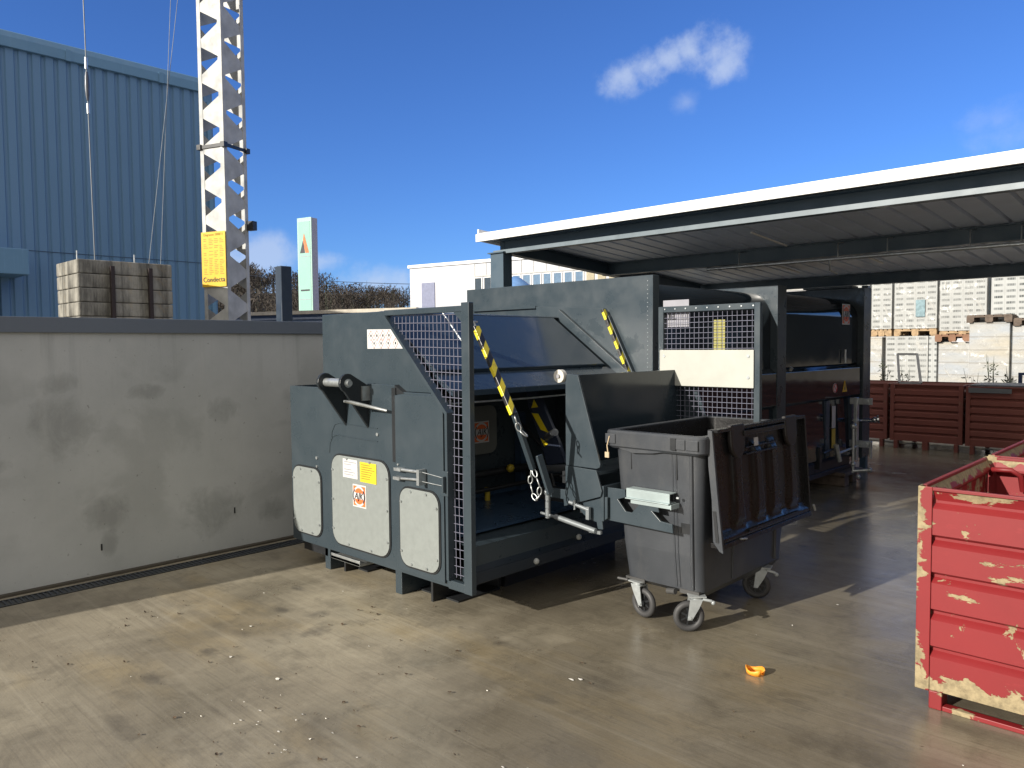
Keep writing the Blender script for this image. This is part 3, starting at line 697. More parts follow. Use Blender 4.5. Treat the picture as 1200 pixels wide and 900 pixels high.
# ropes
ROPEM = simple('rope_steel', (.20, .22, .24), .5, .3)
def rope(name, pts, r, lab, grp='steel ropes by the crane mast'):
    t = MB(); t.tube(pts, r, 6); return tag(obj(name, t, ROPEM), lab, 'rope', grp)
rp = thing('hoist_rope', 'vertical steel rope with a turnbuckle hanging in front of the blue hall', 'rope', (-12, 3.84, 2.6), 0, 'steel ropes by the crane mast')
m = MB(); m.tube([(-12, 3.85, 2.4), (-12, 3.80, 8.6)], .0085, 6); obj('wire', m, ROPEM, rp, world=True)
m = MB(); m.tube([(-12, 3.828, 5.22), (-12, 3.827, 5.30), (-12, 3.826, 5.42), (-12, 3.825, 5.55), (-12, 3.824, 5.62)], [.016, .030, .036, .030, .018], 8); obj('turnbuckle', m, simple('turnbuckle_steel', (.12, .13, .15), .4, .6), rp, world=True)
m = MB(); m.tube([(-12, 3.823, 5.66), (-12, 3.822, 5.82)], .022, 6); m.tube([(-12, 3.829, 5.18), (-12, 3.83, 5.04)], .022, 6); obj('ferrule', m, GALV, rp, world=True)
rope('guy_rope', [(-12, 4.53, 2.5), (-12, 5.28, 8.0)], .0045, 'left of two thin slanting steel ropes crossing the blue hall')
rope('guy_rope', [(-12, 4.735, 2.5), (-12, 5.11, 8.0)], .0045, 'right of two thin slanting steel ropes crossing the blue hall')

# ------------------------------------------------ canopy
cp = thing('canopy', 'open steel canopy with white fascia and ribbed metal roof over the container', 'canopy', (-6.1, 6.2, 0))
sl = -.066; Y1, Y2, Y3 = 6.2, 8.21, 10.6; XR = 6.0; XL = -6.28
def zr(y): return 2.895+sl*(y-Y1)          # underside of roof sheet
# roof sheet, trapezoid ribs along Y
pts = []; x = XL-.02
while x < XR: pts += [(x, .0), (x+.180, .0), (x+.186, .044), (x+.219, .044), (x+.225, .0)]; x += .225
m = MB(); n = len(pts); y0, y1 = Y1-.18, Y3+.35
m.add([(a_, yy, zr(yy)+b_+.004) for yy in (y0, y1) for a_, b_ in pts], [(i, i+1, i+1+n, i+n) for i in range(n-1)])
obj('roof_sheet', m, SOFFIT, cp, world=True)
m = MB(); 
m.prism([(y0, zr(y0)+.047), (y1, zr(y1)+.047), (y1, zr(y1)+.054), (y0, zr(y0)+.054)], XL-.02, XR, 0); obj('roof_deck', m, WHITEP, cp, world=True)
m = MB(); m.box(XL, XR, y0+.10, y0+.11, zr(y0+.1)+.003, zr(y0+.1)+.050); obj('rib_closure', m, BLACK, cp, world=True)
m = MB(); m.prism([(y0-.02, zr(y0)-.075), (y0+.0, zr(y0)-.075), (y0+.0, zr(y0)+.01), (y0-.02, zr(y0)+.01)], XL-.05, XR, 0) if False else m.box(XL-.05, XR, y0-.025, y0-.001, zr(y0)-.042, zr(y0)+.044)
obj('fascia', m, WHITEP, cp, world=True, bevel=.003)
m = MB(); m.box(XL-.046, XL-.022, y0, y1, 2.55, 2.98)if False else m.prism([(y0, zr(y0)-.03), (y1, zr(y1)-.03), (y1, zr(y1)+.1), (y0, zr(y0)+.1)], XL-.046, XL-.022, 0); obj('fascia', m, WHITEP, cp, world=True)
def ibeam(m, y, ztop, h, w, x0, x1):
    m.box(x0, x1, y-w/2, y+w/2, ztop-.012, ztop); m.box(x0, x1, y-w/2, y+w/2, ztop-h, ztop-h+.014); m.box(x0, x1, y-.004, y+.004, ztop-h+.014, ztop-.012)
for yy, h in ((Y1, .15), (Y2, .155), (Y3, .145)):
    m = MB(); ibeam(m, yy+(.06 if yy == Y1 else 0), zr(yy+.15)-.001 if yy == Y1 else zr(yy)-.001, h-(.01 if yy == Y1 else 0), .20 if yy == Y1 else .10, XL+.08, XR); obj('cross_beam', m, DARKSTEEL, cp, world=True)
m = MB(); m.box(XL+.08, XR, Y1-.056, Y1-.043, zr(Y1)-.170, zr(Y1)-.128); obj('edge_angle', m, simple('edge_angle_paint', (.16, .20, .23), .4), cp, world=True)
m = MB(); h = .15
for a_, b_, hh in ((-.012, 0, 1), (-h, -h+.014, 1)):
    m.prism([(Y1+.052, zr(Y1+.05)+a_-.002), (Y3-.052, zr(Y3)+a_-.002), (Y3-.052, zr(Y3)+b_-.002), (Y1+.052, zr(Y1+.05)+b_-.002)], XL+.09, XL+.20, 0)
m.prism([(Y1+.052, zr(Y1+.05)-h+.013), (Y3-.052, zr(Y3)-h+.013), (Y3-.052, zr(Y3)-.014), (Y1+.052, zr(Y1+.05)-.014)], XL+.141, XL+.149, 0)
obj('side_beam', m, DARKSTEEL, cp, world=True)
for (px, py) in ((-6.13, Y1), (-6.13, Y3), (2.2, Y1), (2.2, Y3)):
    m = MB(); zt_ = zr(py)-.148
    m.box(px-.10, px+.10, py-.07, py-.058, 0, zt_); m.box(px-.10, px+.10, py+.058, py+.07, 0, zt_); m.box(px-.006, px+.006, py-.058, py+.058, 0, zt_); m.box(px-.125, px+.125, py-.095, py+.095, zt_-.014, zt_-.002)
    m.box(px+.094, px+.10, py-.057, py+.057, 0, zt_-.02)
    obj('post', m, DARKSTEEL, cp, world=True)
m = MB(); m.box(-3.78, -3.70, Y3+.06, Y3+.14, 0, zr(Y3)-.15); obj('post', m, DARKSTEEL, cp, world=True)
# conduits and pipe under the roof
m = MB(); m.tube([(-4.6, 8.06, 2.565), (XR, 8.06, 2.545)], .019, 10)
for xx in (-4.2, -3.1, -2.62, -1.9, -1.5): m.tube([(xx, 8.06, 2.56), (xx, 8.06, 2.72), (xx, 8.2, 2.74)], .007, 5)
m.tube([(-3.18, 8.06, 2.56), (-3.18, 8.06, 2.45), (-3.2, 8.3, 2.43)], .010, 5)
obj('water_pipe', m, GALV, cp, world=True)
m = MB(); m.tube([(-3.62, 7.2, 2.80), (-3.62, 8.0, 2.74)], .011, 6); m.tube([(-3.2, 8.5, 2.72), (-3.2, 9.7, 2.64)], .011, 6); m.tube([(-4.3, 8.4, 2.72), (-4.3, 9.9, 2.62)], .011, 6)
obj('conduit', m, WHITEP, cp, world=True)

# ================================================================== PRESS CONTAINER
pc_ = thing('press_container', 'large dark grey mobile waste press container parked beside the concrete wall', 'waste compactor', (-4.4, 3.3, 0))
def P(name, mb, mat, bevel=0., parent=pc_, **k): return obj(name, mb, mat, parent, bevel=bevel, world=True, **k)
# front end plate
m = MB()
m.prism([(-5.445, .19), (-3.572, .19), (-3.572, 1.285), (-3.68, 1.40), (-4.085, 1.40), (-4.085, 1.36), (-4.10, 1.36), (-4.10, 1.445), (-5.0, 1.445), (-5.0, 1.40), (-5.445, 1.40)], 3.13, 3.155)
P('end_plate', m, GREY, .004)
m = MB(); m.prism([(-5.02, 1.40), (-3.68, 1.40), (-3.572, 1.287), (-3.572, 1.272), (-4.187, 1.905), (-4.187, 1.94), (-5.02, 1.94)][0:1]+[(-3.70, 1.40), (-4.187, 1.905), (-4.187, 1.94), (-5.02, 1.94)], 3.165, 3.19); P('upper_plate', m, GREY, .004)
m = MB(); m.box(-4.187, -3.42, 3.115, 3.15, 1.905, 1.942); m.box(-3.42, -3.35, 3.11, 3.15, .19, 1.96); m.box(-3.570, -3.421, 3.115, 3.15, .19, .245); P('guard_frame', m, GREY, .004)
m = MB(); m.prism([(-4.187, 1.906), (-4.16, 1.904), (-3.548, 1.29), (-3.548, .246), (-3.570, .246), (-3.570, 1.28)], 3.10, 3.16); P('guard_edge', m, GREY)
m = MB(); m.prism([(-3.50, 1.905), (-3.42, 1.905), (-3.42, 1.84)], 3.12, 3.125); P('gusset', m, GREY)
# door leaf on the right of the slit
m = MB(); m.prism([(-4.083, .215), (-3.60, .215), (-3.60, 1.30), (-3.69, 1.392), (-4.083, 1.378)], 3.112, 3.129); P('access_door', m, GREY, .003)
m = MB(); m.box(-4.125, -4.0835, 3.120, 3.1299, .93, 1.425); P('door_slit', m, BLACK)
m = MB(); m.prism([(-4.10, 1.445), (-4.10, 1.38), (-4.0, 1.392)], 3.127, 3.163); P('slit_wedge', m, BLACK)
# shelf at left, hollow
m = MB(); m.box(-5.445, -5.02, 3.156, 3.5, .19, 1.36); m.box(-5.445, -5.42, 3.156, 3.5, 1.361, 1.40); m.box(-5.42, -5.03, 3.48, 3.5, 1.361, 1.42); P('left_box', m, GREY)
# welded bows over the big cover
m = MB()
for dz, dx in ((.06, 0.0), (.15, .03)):
    pts = [(-4.90+dx, 3.129, .86+dz), (-4.89+dx, 3.129, .93+dz), (-4.85+dx, 3.129, .985+dz), (-4.79+dx, 3.129, 1.0+dz), (-4.30, 3.129, .99+dz)]
    m.tube(pts, .004, 5)
P('weld_bead', m, GREY)
# covers
def cover(x0, x1, z0, z1, r, nb):
    m = MB(); m.prism(rrect(x0-.012, x1+.012, z0-.012, z1+.012, r+.01), 3.124 if x0 < -4.1 else 3.106, 3.131 if x0 < -4.1 else 3.113); s_ = P('seal', m, RUBBER if False else BLACK)
    yb = 3.118 if x0 < -4.1 else 3.10
    m = MB(); m.prism(rrect(x0, x1, z0, z1, r), yb, yb+.006); c = P('cover_plate', m, ALU, .0015)
    s_.parent = c; s_.location = (0, 0, 0); 
    m = MB(); L = []
    for k in range(nb): zz = z0+r*1.1+(z1-z0-2.2*r)*k/(nb-1); L += [(x0+.016, zz), (x1-.016, zz)]
    L += [(x0+(x1-x0)*.3, z1-.018), (x0+(x1-x0)*.7, z1-.018), (x0+(x1-x0)*.3, z0+.018), (x0+(x1-x0)*.7, z0+.018)]
    for a_, b_ in L: m.disc((a_, yb-.004, b_), (0, 1, 0), .009, .008, 8)
    P('bolt', m, GALV, parent=c)
    return c
cover(-5.41, -5.02, .265, .778, .085, 2); big = cover(-4.86, -4.175, .262, .915, .10, 3); cover(-4.03, -3.64, .262, .776, .085, 2)
# stickers
m = MB(); m.box(-4.707, -4.526, 3.1145, 3.1165, .764, .898); ws = P('info_sticker', m, PAPER)
m = MB()
for k in range(6):
    if k in (2,): continue
    m.box(-4.69, -4.69+random.uniform(.09, .15), 3.1138, 3.1143, .875-k*.018, .881-k*.018)
P('print', m, GREYINK, parent=ws)
m = MB(); m.box(-4.496, -4.305, 3.1145, 3.1165, .753, .894); ys = P('info_sticker', m, simple('yellow_sticker', (.66, .54, .03), .5))
m = MB()
for k in range(7): m.box(-4.48, -4.48+random.uniform(.10, .155), 3.1138, 3.1143, .872-k*.016, .878-k*.016)
P('print', m, YINK, parent=ys)
def logo(cx, cz, s, face, pos, parent):
    # orange and white square badge with AJK in a round field
    def wr(u, v, d): return (cx+u*s, pos-d, cz+v*s) if face == 'y' else (pos+d, cx+u*s, cz+v*s)
    def poly(name, pts, d, mat, par):
        m = MB(); n = len(pts); vs = [wr(u, v, d) for u, v in pts]+[wr(u, v, d-.0012) for u, v in pts]
        m.add(vs, [tuple(range(n)), tuple(range(2*n-1, n-1, -1))]+[(i, i+n, (i+1) % n+n, (i+1) % n) for i in range(n)]); return P(name, m, mat, parent=par)
    c = lambda r, n=28: [(r*math.cos(2*PI*k/n), r*math.sin(2*PI*k/n)) for k in range(n)]
    b = poly('logo_sticker', [(-.5, -.5), (.5, -.5), (.5, .5), (-.5, .5)], .002, PAPER, parent)
    poly('logo_field', [(-.44, -.44), (.44, -.44), (.44, .44), (-.44, .44)], .0034, ORANGE, b)
    poly('logo_disc', c(.45), .0048, PAPER, b); poly('logo_disc', c(.36), .0062, ORANGE, b)
    poly('logo_band', [(-.42, -.13), (.42, -.13), (.42, .15), (-.42, .15)], .0076, PAPER, b)
    for sg in (-1, 1):
        poly('logo_arc', [(sg*.44*math.cos(a_), .44*math.sin(a_)) for a_ in [R(-40+8*k) for k in range(11)]]+[(sg*.39*math.cos(a_), .41*math.sin(a_)) for a_ in [R(40-8*k) for k in range(11)]], .0090, INK, b)
    t = None
    cu = bpy.data.curves.new('txt', 'FONT'); cu.body = 'AJK'; cu.size = .40; cu.align_x = 'CENTER'; cu.align_y = 'CENTER'; cu.extrude = .002; cu.shear = .25
    tt = bpy.data.objects.new('txt', cu); C.objects.link(tt); me = bpy.data.meshes.new_from_object(tt.evaluated_get(bpy.context.evaluated_depsgraph_get())); bpy.data.objects.remove(tt)
    mm = MB(); mm.add([Vector(wr(v.co.x, v.co.y*1.1, .0100+v.co.z*.3)) for v in me.vertices], [tuple(p.vertices) for p in me.polygons]); P('lettering', mm, INK, parent=b)
logo(-4.51, .647, .16, 'y', 3.118, pc_)
m = MB(); m.prism([(-4.446, 1.686), (-4.036, 1.686), (-4.115, 1.765), (-4.158, 1.816), (-4.446, 1.820)], 3.1615, 3.1645); gs = P('hazard_sticker', m, PAPER)
m = MB()
def diamond(m, x, z, r, w=.0035):
    q = [(x, z+r), (x+r*.78, z), (x, z-r), (x-r*.78, z)]
    for k in range(4): a_, b_ = q[k], q[(k+1) % 4]; m.bar((a_[0], 3.1605, a_[1]), (b_[0], 3.1605, b_[1]), w, .001, (0, 0, 1) if False else None)
for k in range(4): diamond(m, -4.40+k*.068, 1.776, .036)
for k in range(4): diamond(m, -4.366+k*.080, 1.722, .034)
P('pictogram', m, simple('sticker_red_line', (.55, .22, .2), .5), parent=gs)
m = MB()
for k in range(4):
    m.box(-4.407+k*.068, -4.394+k*.068, 3.1600, 3.1608, 1.768, 1.784)
    m.box(-4.372+k*.080, -4.360+k*.080, 3.1600, 3.1608, 1.715, 1.731)
P('pictogram', m, INK, parent=gs)
# lifting lugs and pin
for xx, nm in ((-4.68, 0), (-4.41, 1)):
    pr = [(3.134, 1.13), (3.134, 1.43)]
    for k in range(9): a_ = R(70+k*22); pr.append((2.965+.065*math.cos(a_), 1.455+.065*math.sin(a_)))
    m = MB(); m.prism(pr, xx-.012, xx+.012, 0); P('lifting_lug', m, simple('lug_paint', (.018, .023, .028), .35), .003)
m = MB(); m.tube([(-4.71, 2.965, 1.455), (-4.395, 2.965, 1.455)], .030, 16); m.disc((-4.385, 2.965, 1.455), (1, 0, 0), .02, .02, 12); P('lifting_pin', m, GALV)
m = MB(); m.tube([(-4.40, 2.93, 1.335), (-4.39, 2.98, 1.325), (-4.15, 3.10, 1.272)], [.008, .013, .010], 8); m.box(-4.40, -4.385, 3.07, 3.13, 1.33, 1.43); P('tie_rod', m, GALV)
# bolts near lug
m = MB(); m.disc((-4.30, 3.126, 1.10), (0, 1, 0), .012, .008, 10); m.disc((-5.07, 3.126, .865), (0, 1, 0), .012, .01, 8); m.disc((-5.07, 3.126, .80), (0, 1, 0), .010, .01, 8); m.disc((-4.05, 3.108, .92), (0, 1, 0), .008, .01, 8); P('bolt', m, GALV)
# door latch
la = P('door_latch', MB().tube([(-4.03, 3.085, .895), (-3.80, 3.085, .900)], .011, 8).tube([(-4.03, 3.085, .835), (-3.80, 3.085, .85)], .009, 8).box(-3.79, -3.765, 3.05, 3.11, .82, .92).box(-4.05, -3.98, 3.07, 3.11, .885, .905).box(-4.06, -3.99, 3.07, 3.11, .825, .845).tube([(-3.775, 3.075, .905), (-3.56, 3.09, .885)], .003, 5).tube([(-3.775, 3.075, .845), (-3.56, 3.09, .835)], .003, 5), GALV)
m = MB(); m.box(-3.585, -3.53, 3.085, 3.10, .775, .93); m.box(-3.56, -3.545, 3.06, 3.085, .80, .90); P('latch_keep', m, GREY, .003)
# guard mesh in the opening, clipped to the polygon
def wires(m, poly, y, px, pz, r, x0, x1, z0, z1, sag=.0):
    def inside(x, z):
        c_ = False; n = len(poly)
        for i in range(n):
            (xa, za), (xb, zb2) = poly[i], poly[(i+1) % n]
            if (za > z) != (zb2 > z) and x < (xb-xa)*(z-za)/(zb2-za)+xa: c_ = not c_
        return c_
    def spans(f, lo, hi):
        out = []; st_ = None; N = 240
        for k in range(N+1):
            t = lo+(hi-lo)*k/N; i = f(t)
            if i and st_ is None: st_ = t
            if (not i or k == N) and st_ is not None: out.append((st_, t)); st_ = None
        return out
    x = x0
    while x <= x1:
        for a_, b_ in spans(lambda z: inside(x, z), z0, z1):
            if b_-a_ > .02: m.tube([(x+sag*math.sin(5*t+x*7), y, t) for t in [a_+(b_-a_)*k/6 for k in range(7)]], r, 5, caps=False)
        x += px
    z = z0+pz/2
    while z <= z1:
        for a_, b_ in spans(lambda x: inside(x, z), x0-.05, x1+.05):
            if b_-a_ > .02: m.tube([(t, y-.006, z+sag*1.6*math.sin(4*t+z*3)) for t in [a_+(b_-a_)*k/6 for k in range(7)]], r, 5, caps=False)
        z += pz
m = MB(); wires(m, [(-4.187, 1.905), (-3.42, 1.905), (-3.42, .245), (-3.548, .245), (-3.548, 1.28)], 3.15, .0385, .052, .0026, -4.15, -3.43, .26, 1.90, .004)
P('guard_mesh', m, MESHM)
# press body behind the end plate: roof, sloping hopper side, undercut mouth
m = MB()
body = [(-5.0, .22), (-5.0, 1.88), (-4.34, 1.985), (-3.80, 1.555), (-3.80, 1.50), (-4.42, 1.18), (-4.42, .48), (-3.42, .46), (-3.42, .22)]
m.prism([(-5.0, .22), (-5.0, 1.88), (-4.34, 1.88), (-4.34, 1.36), (-4.42, 1.34), (-4.42, .48), (-3.42, .46), (-3.42, .22)], 3.20, 5.13); P('press_body', m, GREY)
# sloping hopper cover (upper smooth panel) and lower ribbed apron
def slope(t): return (-4.32+(.90)*t, 1.945-(.645)*t)       # x,z along the slope
x0s, z0s = slope(0); x1s, z1s = slope(.62); x2s, z2s = slope(.80)
m = MB(); m.prism([(x0s, z0s), (x1s, z1s), (x1s-.02, z1s-.03), (x0s-.02, z0s-.03)], 3.20, 4.98); P('hopper_cover', m, paint('hopper_cover_paint', (.026, .042, .062), .16, .002, .05), .006)
m = MB(); m.prism([(x1s-.012, z1s-.022), (x2s, z2s-.012), (x2s, z2s-.05), (x1s-.03, z1s-.05)], 3.20, 5.08); P('hopper_apron', m, paint('hopper_apron_paint', (.026, .042, .062), .2, .004, .05), .003)
m = MB(); m.prism([(x0s-.55, 1.88), (x0s, z0s-.03), (x0s+.02, z0s-.01), (x0s-.01, z0s), (x0s-.55, 1.91)], 3.20, 5.12); P('hopper_roof', m, GREY, .003)
# hopper cheek rail on the tall plate
m = MB(); m.bar((-4.33, 5.06, 1.965), (-3.40, 5.06, 1.29), .03, .10, (0, 1, 0)); P('cheek_rail', m, GREY, .003)
m = MB(); m.prism([(-4.60, 2.045), (-3.86, 2.0), (-3.80, 1.93), (-3.55, 1.45), (-3.50, 1.30), (-4.30, 1.92), (-4.60, 1.96)], 5.085, 5.129); P('cheek_plate', m, GREY, .004)
m = MB(); m.box(-4.62, -4.60, 3.2, 5.1, 1.955, 2.045) if False else m.box(-5.45, -4.62, 5.10, 5.129, 2.03, 2.05); P('roof_strip', m, GREY)
# mouth interior fittings
m = MB(); m.box(-4.415, -4.39, 3.24, 5.08, .50, .56); m.box(-4.415, -3.6, 3.24, 5.08, .482, .50); m.box(-4.41, -4.34, 4.6, 4.66, .5, 1.15); P('mouth_lining', m, simple('dark_blue_steel', (.03, .06, .11), .3))
m = MB(); m.prism(rrect(4.02, 4.345, .845, 1.225, .07), -4.385, -4.365, 0); ip = P('inner_cover', m, simple('dull_grey_cover', (.16, .17, .16), .6))
logo(4.17, 1.02, .17, 'x', -4.364, ip)
m = MB(); m.tube([(-4.30, 3.3, .70), (-4.30, 5.0, .70)], .03, 8); m.tube([(-4.25, 3.4, .58), (-4.2, 5.0, .60)], .018, 8); m.tube([(-4.28, 4.5, 1.1), (-3.9, 4.4, .9), (-3.75, 4.35, .6)], .015, 6); P('hydraulic_pipe', m, BLACK)
m = MB(); m.ball((-4.25, 4.38, .72), .035, 8); m.tube([(-4.25, 4.12, .50), (-4.25, 4.12, .60)], .022, 8); P('valve_knob', m, simple('dull_yellow', (.45, .34, .03), .5))
# sill box with lamps
m = MB(); m.box(-3.52, -3.41, 3.20, 5.12, .225, .30); m.prism([(-3.60, .30), (-3.41, .30), (-3.45, .455), (-3.60, .46)], 3.2, 5.12); P('sill', m, paint('sill_paint_shaded', (.016, .025, .038), .3, dust=.05), .004)  # sill paint darkened to carry the shade on this side
m = MB()
for yy in (3.75, 4.2): m.ball((-3.405, yy, .34 if yy > 4 else .26), .022, 10)
P('marker_lamp', m, simple('lamp_lens', (.4, .42, .42), .2))
m = MB(); m.tube([(-3.65, 3.2, 1.335), (-3.70, 4.0, 1.325), (-3.65, 5.1, 1.34)], .008, 6); m.box(-3.75, -3.62, 3.20, 3.205, 1.3, 1.36); P('mouth_rail', m, GALV)
# safety struts with hazard wrap : object Z along the bar
def strut(y, top, bot, r, stripes_=True, wide=.035):
    p, q = Vector((top[0], y, top[1])), Vector((bot[0], y, bot[1])); L = (q-p).length; d = (q-p).normalized()
    m = MB(); m.box(-wide/2, wide/2, -.012, .012, 0, L); o = obj('safety_strut', m, HAZ if stripes_ else BLACK, pc_, bevel=.003)
    o.rotation_euler = d.to_track_quat('Z', 'Y').to_euler(); o.location = p-Vector(pc_.location); return o
strut(3.32, (-3.515, 1.82), (-3.19, 1.285), .02, True, .05)
m = MB(); m.tube([(-3.81, 3.3, 1.925), (-3.62, 3.3, 1.73)], .006, 6); m.tube([(-3.515, 3.32, 1.82), (-3.53, 3.32, 1.855), (-3.50, 3.32, 1.85)], .007, 6); P('rod', m, GALV)
strut(5.07, (-3.845, 1.985), (-3.585, 1.46), .02, True, .040)
m = MB(); m.bar((-3.20, 3.33, 1.30), (-3.20, 3.50, .93), .035, .03, (1, 0, 0)); m.bar((-3.17, 3.52, 1.02), (-3.11, 3.56, .78), .02, .05, (1, 0, 0)); P('lift_arm', m, GREY, .004)
# chain: alternating links, loop hanging from the arm
m = MB()
def chain(m, path, link=.030, r=.0045):
    pts = [Vector(p) for p in path]; acc = []; 
    for i in range(len(pts)-1):
        L = (pts[i+1]-pts[i]).length; k = max(1, int(L/(link*1.35)))
        for j in range(k): acc.append((pts[i].lerp(pts[i+1], (j+.5)/k), (pts[i+1]-pts[i]).normalized()))
    for i, (c_, d) in enumerate(acc):
        s_ = d.orthogonal().normalized() if i % 2 else d.cross(d.orthogonal()).normalized()
        m.tube([c_+d*link*.95*math.cos(t)+s_*link*.48*math.sin(t) for t in [2*PI*k/10 for k in range(10)]], r, 5, closed=True)
m = MB(); chain(m, [(-3.17, 3.31, 1.27), (-3.16, 3.34, 1.19), (-3.13, 3.38, 1.15)])
P('chain', m, GALV); m = MB(); chain(m, [(-3.215, 3.5, .93), (-3.225, 3.5, .84), (-3.20, 3.5, .77), (-3.175, 3.5, .745), (-3.15, 3.5, .77), (-3.145, 3.5, .83), (-3.17, 3.5, .88), (-3.20, 3.5, .935)], .028, .0045)
P('chain', m, GALV)
# black crank with yellow hazard marks
m = MB(); m.prism([(-3.99, 1.36), (-3.90, 1.37), (-3.84, 1.30), (-3.66, .98), (-3.60, .84), (-3.78, .80), (-3.86, 1.02), (-3.97, 1.24)], 4.29, 4.32); P('crank_plate', m, simple('crank_blue_black', (.03, .04, .07), .3), .004)
m = MB()
for q in ([(-3.93, 1.225), (-3.905, 1.29), (-3.865, 1.235)], [(-3.925, 1.185), (-3.865, 1.185), (-3.765, 1.05), (-3.835, 1.065)], [(-3.84, 1.0), (-3.765, .965), (-3.80, .94)]): m.prism(q, 4.285, 4.2895)
P('hazard_mark', m, YTAPE)
m = MB(); m.tube([(-3.70, 4.2, 1.03), (-3.45, 4.0, 1.10)], .025, 10); m.tube([(-3.98, 4.28, 1.36), (-3.97, 4.25, 1.44)], .015, 8); m.tube([(-3.76, 4.25, .78), (-3.4, 4.1, .84), (-3.15, 3.85, .85)], .03, 8); P('crank_pivot', m, simple('pivot_steel', (.25, .27, .30), .3, .7))
# tall plate at the back of the hopper
m = MB(); m.box(-5.55, -3.402, 5.13, 5.22, .25, 2.245); P('tall_plate', m, GREY, .004)
m = MB()
for k in range(26): m.disc((-3.45, 5.128, 1.35+k*.034), (0, 1, 0), .003, .004, 6)
P('rivet', m, GALV)
# container body: rounded shoulders
def shell(x0, x1, zb, zt, r, n=8):
    p = [(x0, zb), (x1, zb)]
    for k in range(n+1): a_ = R(90*k/n); p.append((x1-r+r*math.cos(a_), zt-r+r*math.sin(a_)))
    for k in range(n+1): a_ = R(90+90*k/n); p.append((x0+r+r*math.cos(a_), zt-r+r*math.sin(a_)))
    return p
def smooth_prism(name, poly, y0, y1, mat, auto=40):
    m = MB(); m.prism(poly, y0, y1); o = P(name, m, mat)
    for p in o.data.polygons:
        if abs(p.normal.y) < .5: p.use_smooth = True
    e = o.modifiers.new('w', 'EDGE_SPLIT'); e.split_angle = R(auto); return o
smooth_prism('container_shell', shell(-5.50, -3.47, 1.43, 2.215, .26, 12), 5.22, 7.32, GLOSS)
smooth_prism('container_shell', shell(-5.50, -3.45, 1.45, 2.235, .26, 12), 7.52, 9.62, GLOSS)
for y0_, y1_ in ((5.22, 7.32), (7.52, 9.62)):
    m = MB(); m.prism([(-5.50, 1.43), (-3.47, 1.45), (-3.402, 1.40), (-3.40, 1.08), (-3.43, 1.05), (-5.50, 1.05)], y0_, y1_); P('belt_band', m, GLOSS, .004)
    m = MB(); m.prism([(-5.46, 1.05), (-3.44, 1.05), (-3.42, .40), (-3.50, .33), (-5.46, .33)], y0_, y1_); P('lower_wall', m, GLOSS, .003)
m = MB(); m.box(-5.56, -3.395, 7.32, 7.52, .25, 2.275); P('collar', m, GLOSS if False else GREY, .004)
m = MB(); m.box(-5.56, -3.38, 9.62, 9.86, .30, 2.36); P('collar', m, GREY, .004)
m = MB(); m.box(-4.1, -3.5, 9.55, 9.75, 2.362, 2.385); m.tube([(-3.9, 8.0, 2.22), (-3.9, 8.0, 2.29)], .03, 8); P('top_bracket', m, GREY)
m = MB(); m.box(-5.3, -3.52, 5.3, 9.6, .22, .329); m.box(-3.66, -3.50, 5.3, 9.7, .17, .219); P('underframe', m, BLACK, .004)
m = MB(); m.box(-3.49, -3.415, 8.60, 8.70, .42, 1.045); m.box(-3.455, -3.39, 9.30, 9.38, .40, 1.045); P('gate_upright', m, paint('upright_paint', (.04, .06, .09), .3))
m = MB(); m.box(-3.414, -3.411, 8.76, 8.86, .50, .72); P('strip_sticker', m, simple('amber_sticker', (.5, .36, .05), .5)); m = MB(); m.box(-3.414, -3.411, 8.76, 8.86, .73, .98); P('strip_sticker', m, simple('pale_sticker', (.5, .48, .5), .5))
logo(9.23, 2.03, .24, 'x', -3.448, pc_)
m = MB(); m.disc((-3.398, 8.80, 1.185), (1, 0, 0), .055, .004, 20); P('warning_sticker', m, PAPER)
m = MB(); m.ring((-3.396, 8.80, 1.185), (1, 0, 0), .046, .006, 20, 5); m.bar((-3.395, 8.77, 1.215), (-3.395, 8.83, 1.155), .01, .003, (0, 1, 0)); P('warning_print', m, simple('print_red', (.5, .04, .04), .5))
m = MB(); m.prism([(9.02, 1.13), (9.16, 1.13), (9.09, 1.26)], -3.4, -3.396, 0); P('warning_sticker', m, YELLOW)
m = MB(); m.prism([(9.075, 1.155), (9.105, 1.155), (9.09, 1.215)], -3.396, -3.394, 0); P('warning_print', m, INK)
m = MB(); m.tube([(-3.42, 9.15, 1.46), (-3.42, 9.15, 1.62)], .012, 6); m.tube([(-3.40, 7.62, 1.42), (-3.38, 7.62, 1.45)], .02, 8); P('lashing_eye', m, GALV)
# rear gate hardware (galvanised)
m = MB(); m.box(-3.33, -3.29, 9.18, 9.25, .33, 1.06); m.box(-3.38, -3.13, 9.20, 9.22, .98, 1.055); m.box(-3.38, -3.13, 9.20, 9.22, .48, .56); m.box(-3.15, -3.13, 9.19, 9.23, .36, .56)
for zz in (1.02, .52): m.disc((-3.2, 9.19, zz), (0, 1, 0), .03, .02, 12)
gb = P('gate_frame', m, GALV, .003)
m = MB(); m.tube([(-3.28, 9.05, .20), (-3.28, 9.05, .72)], .017, 8); m.ball((-3.28, 9.05, .74), .038, 8); m.ball((-3.28, 9.05, .30), .032, 8); m.tube([(-3.36, 8.75, .44), (-3.27, 9.2, .50)], .016, 8); m.tube([(-3.35, 8.72, .55), (-3.33, 8.78, .36)], .028, 10); m.tube([(-3.28, 9.05, .22), (-3.12, 9.12, .24)], .02, 8); m.ball((-3.12, 9.12, .24), .03, 8); m.ball((-3.2, 9.0, .17), .025, 8); P('spindle_lock', m, GALV)
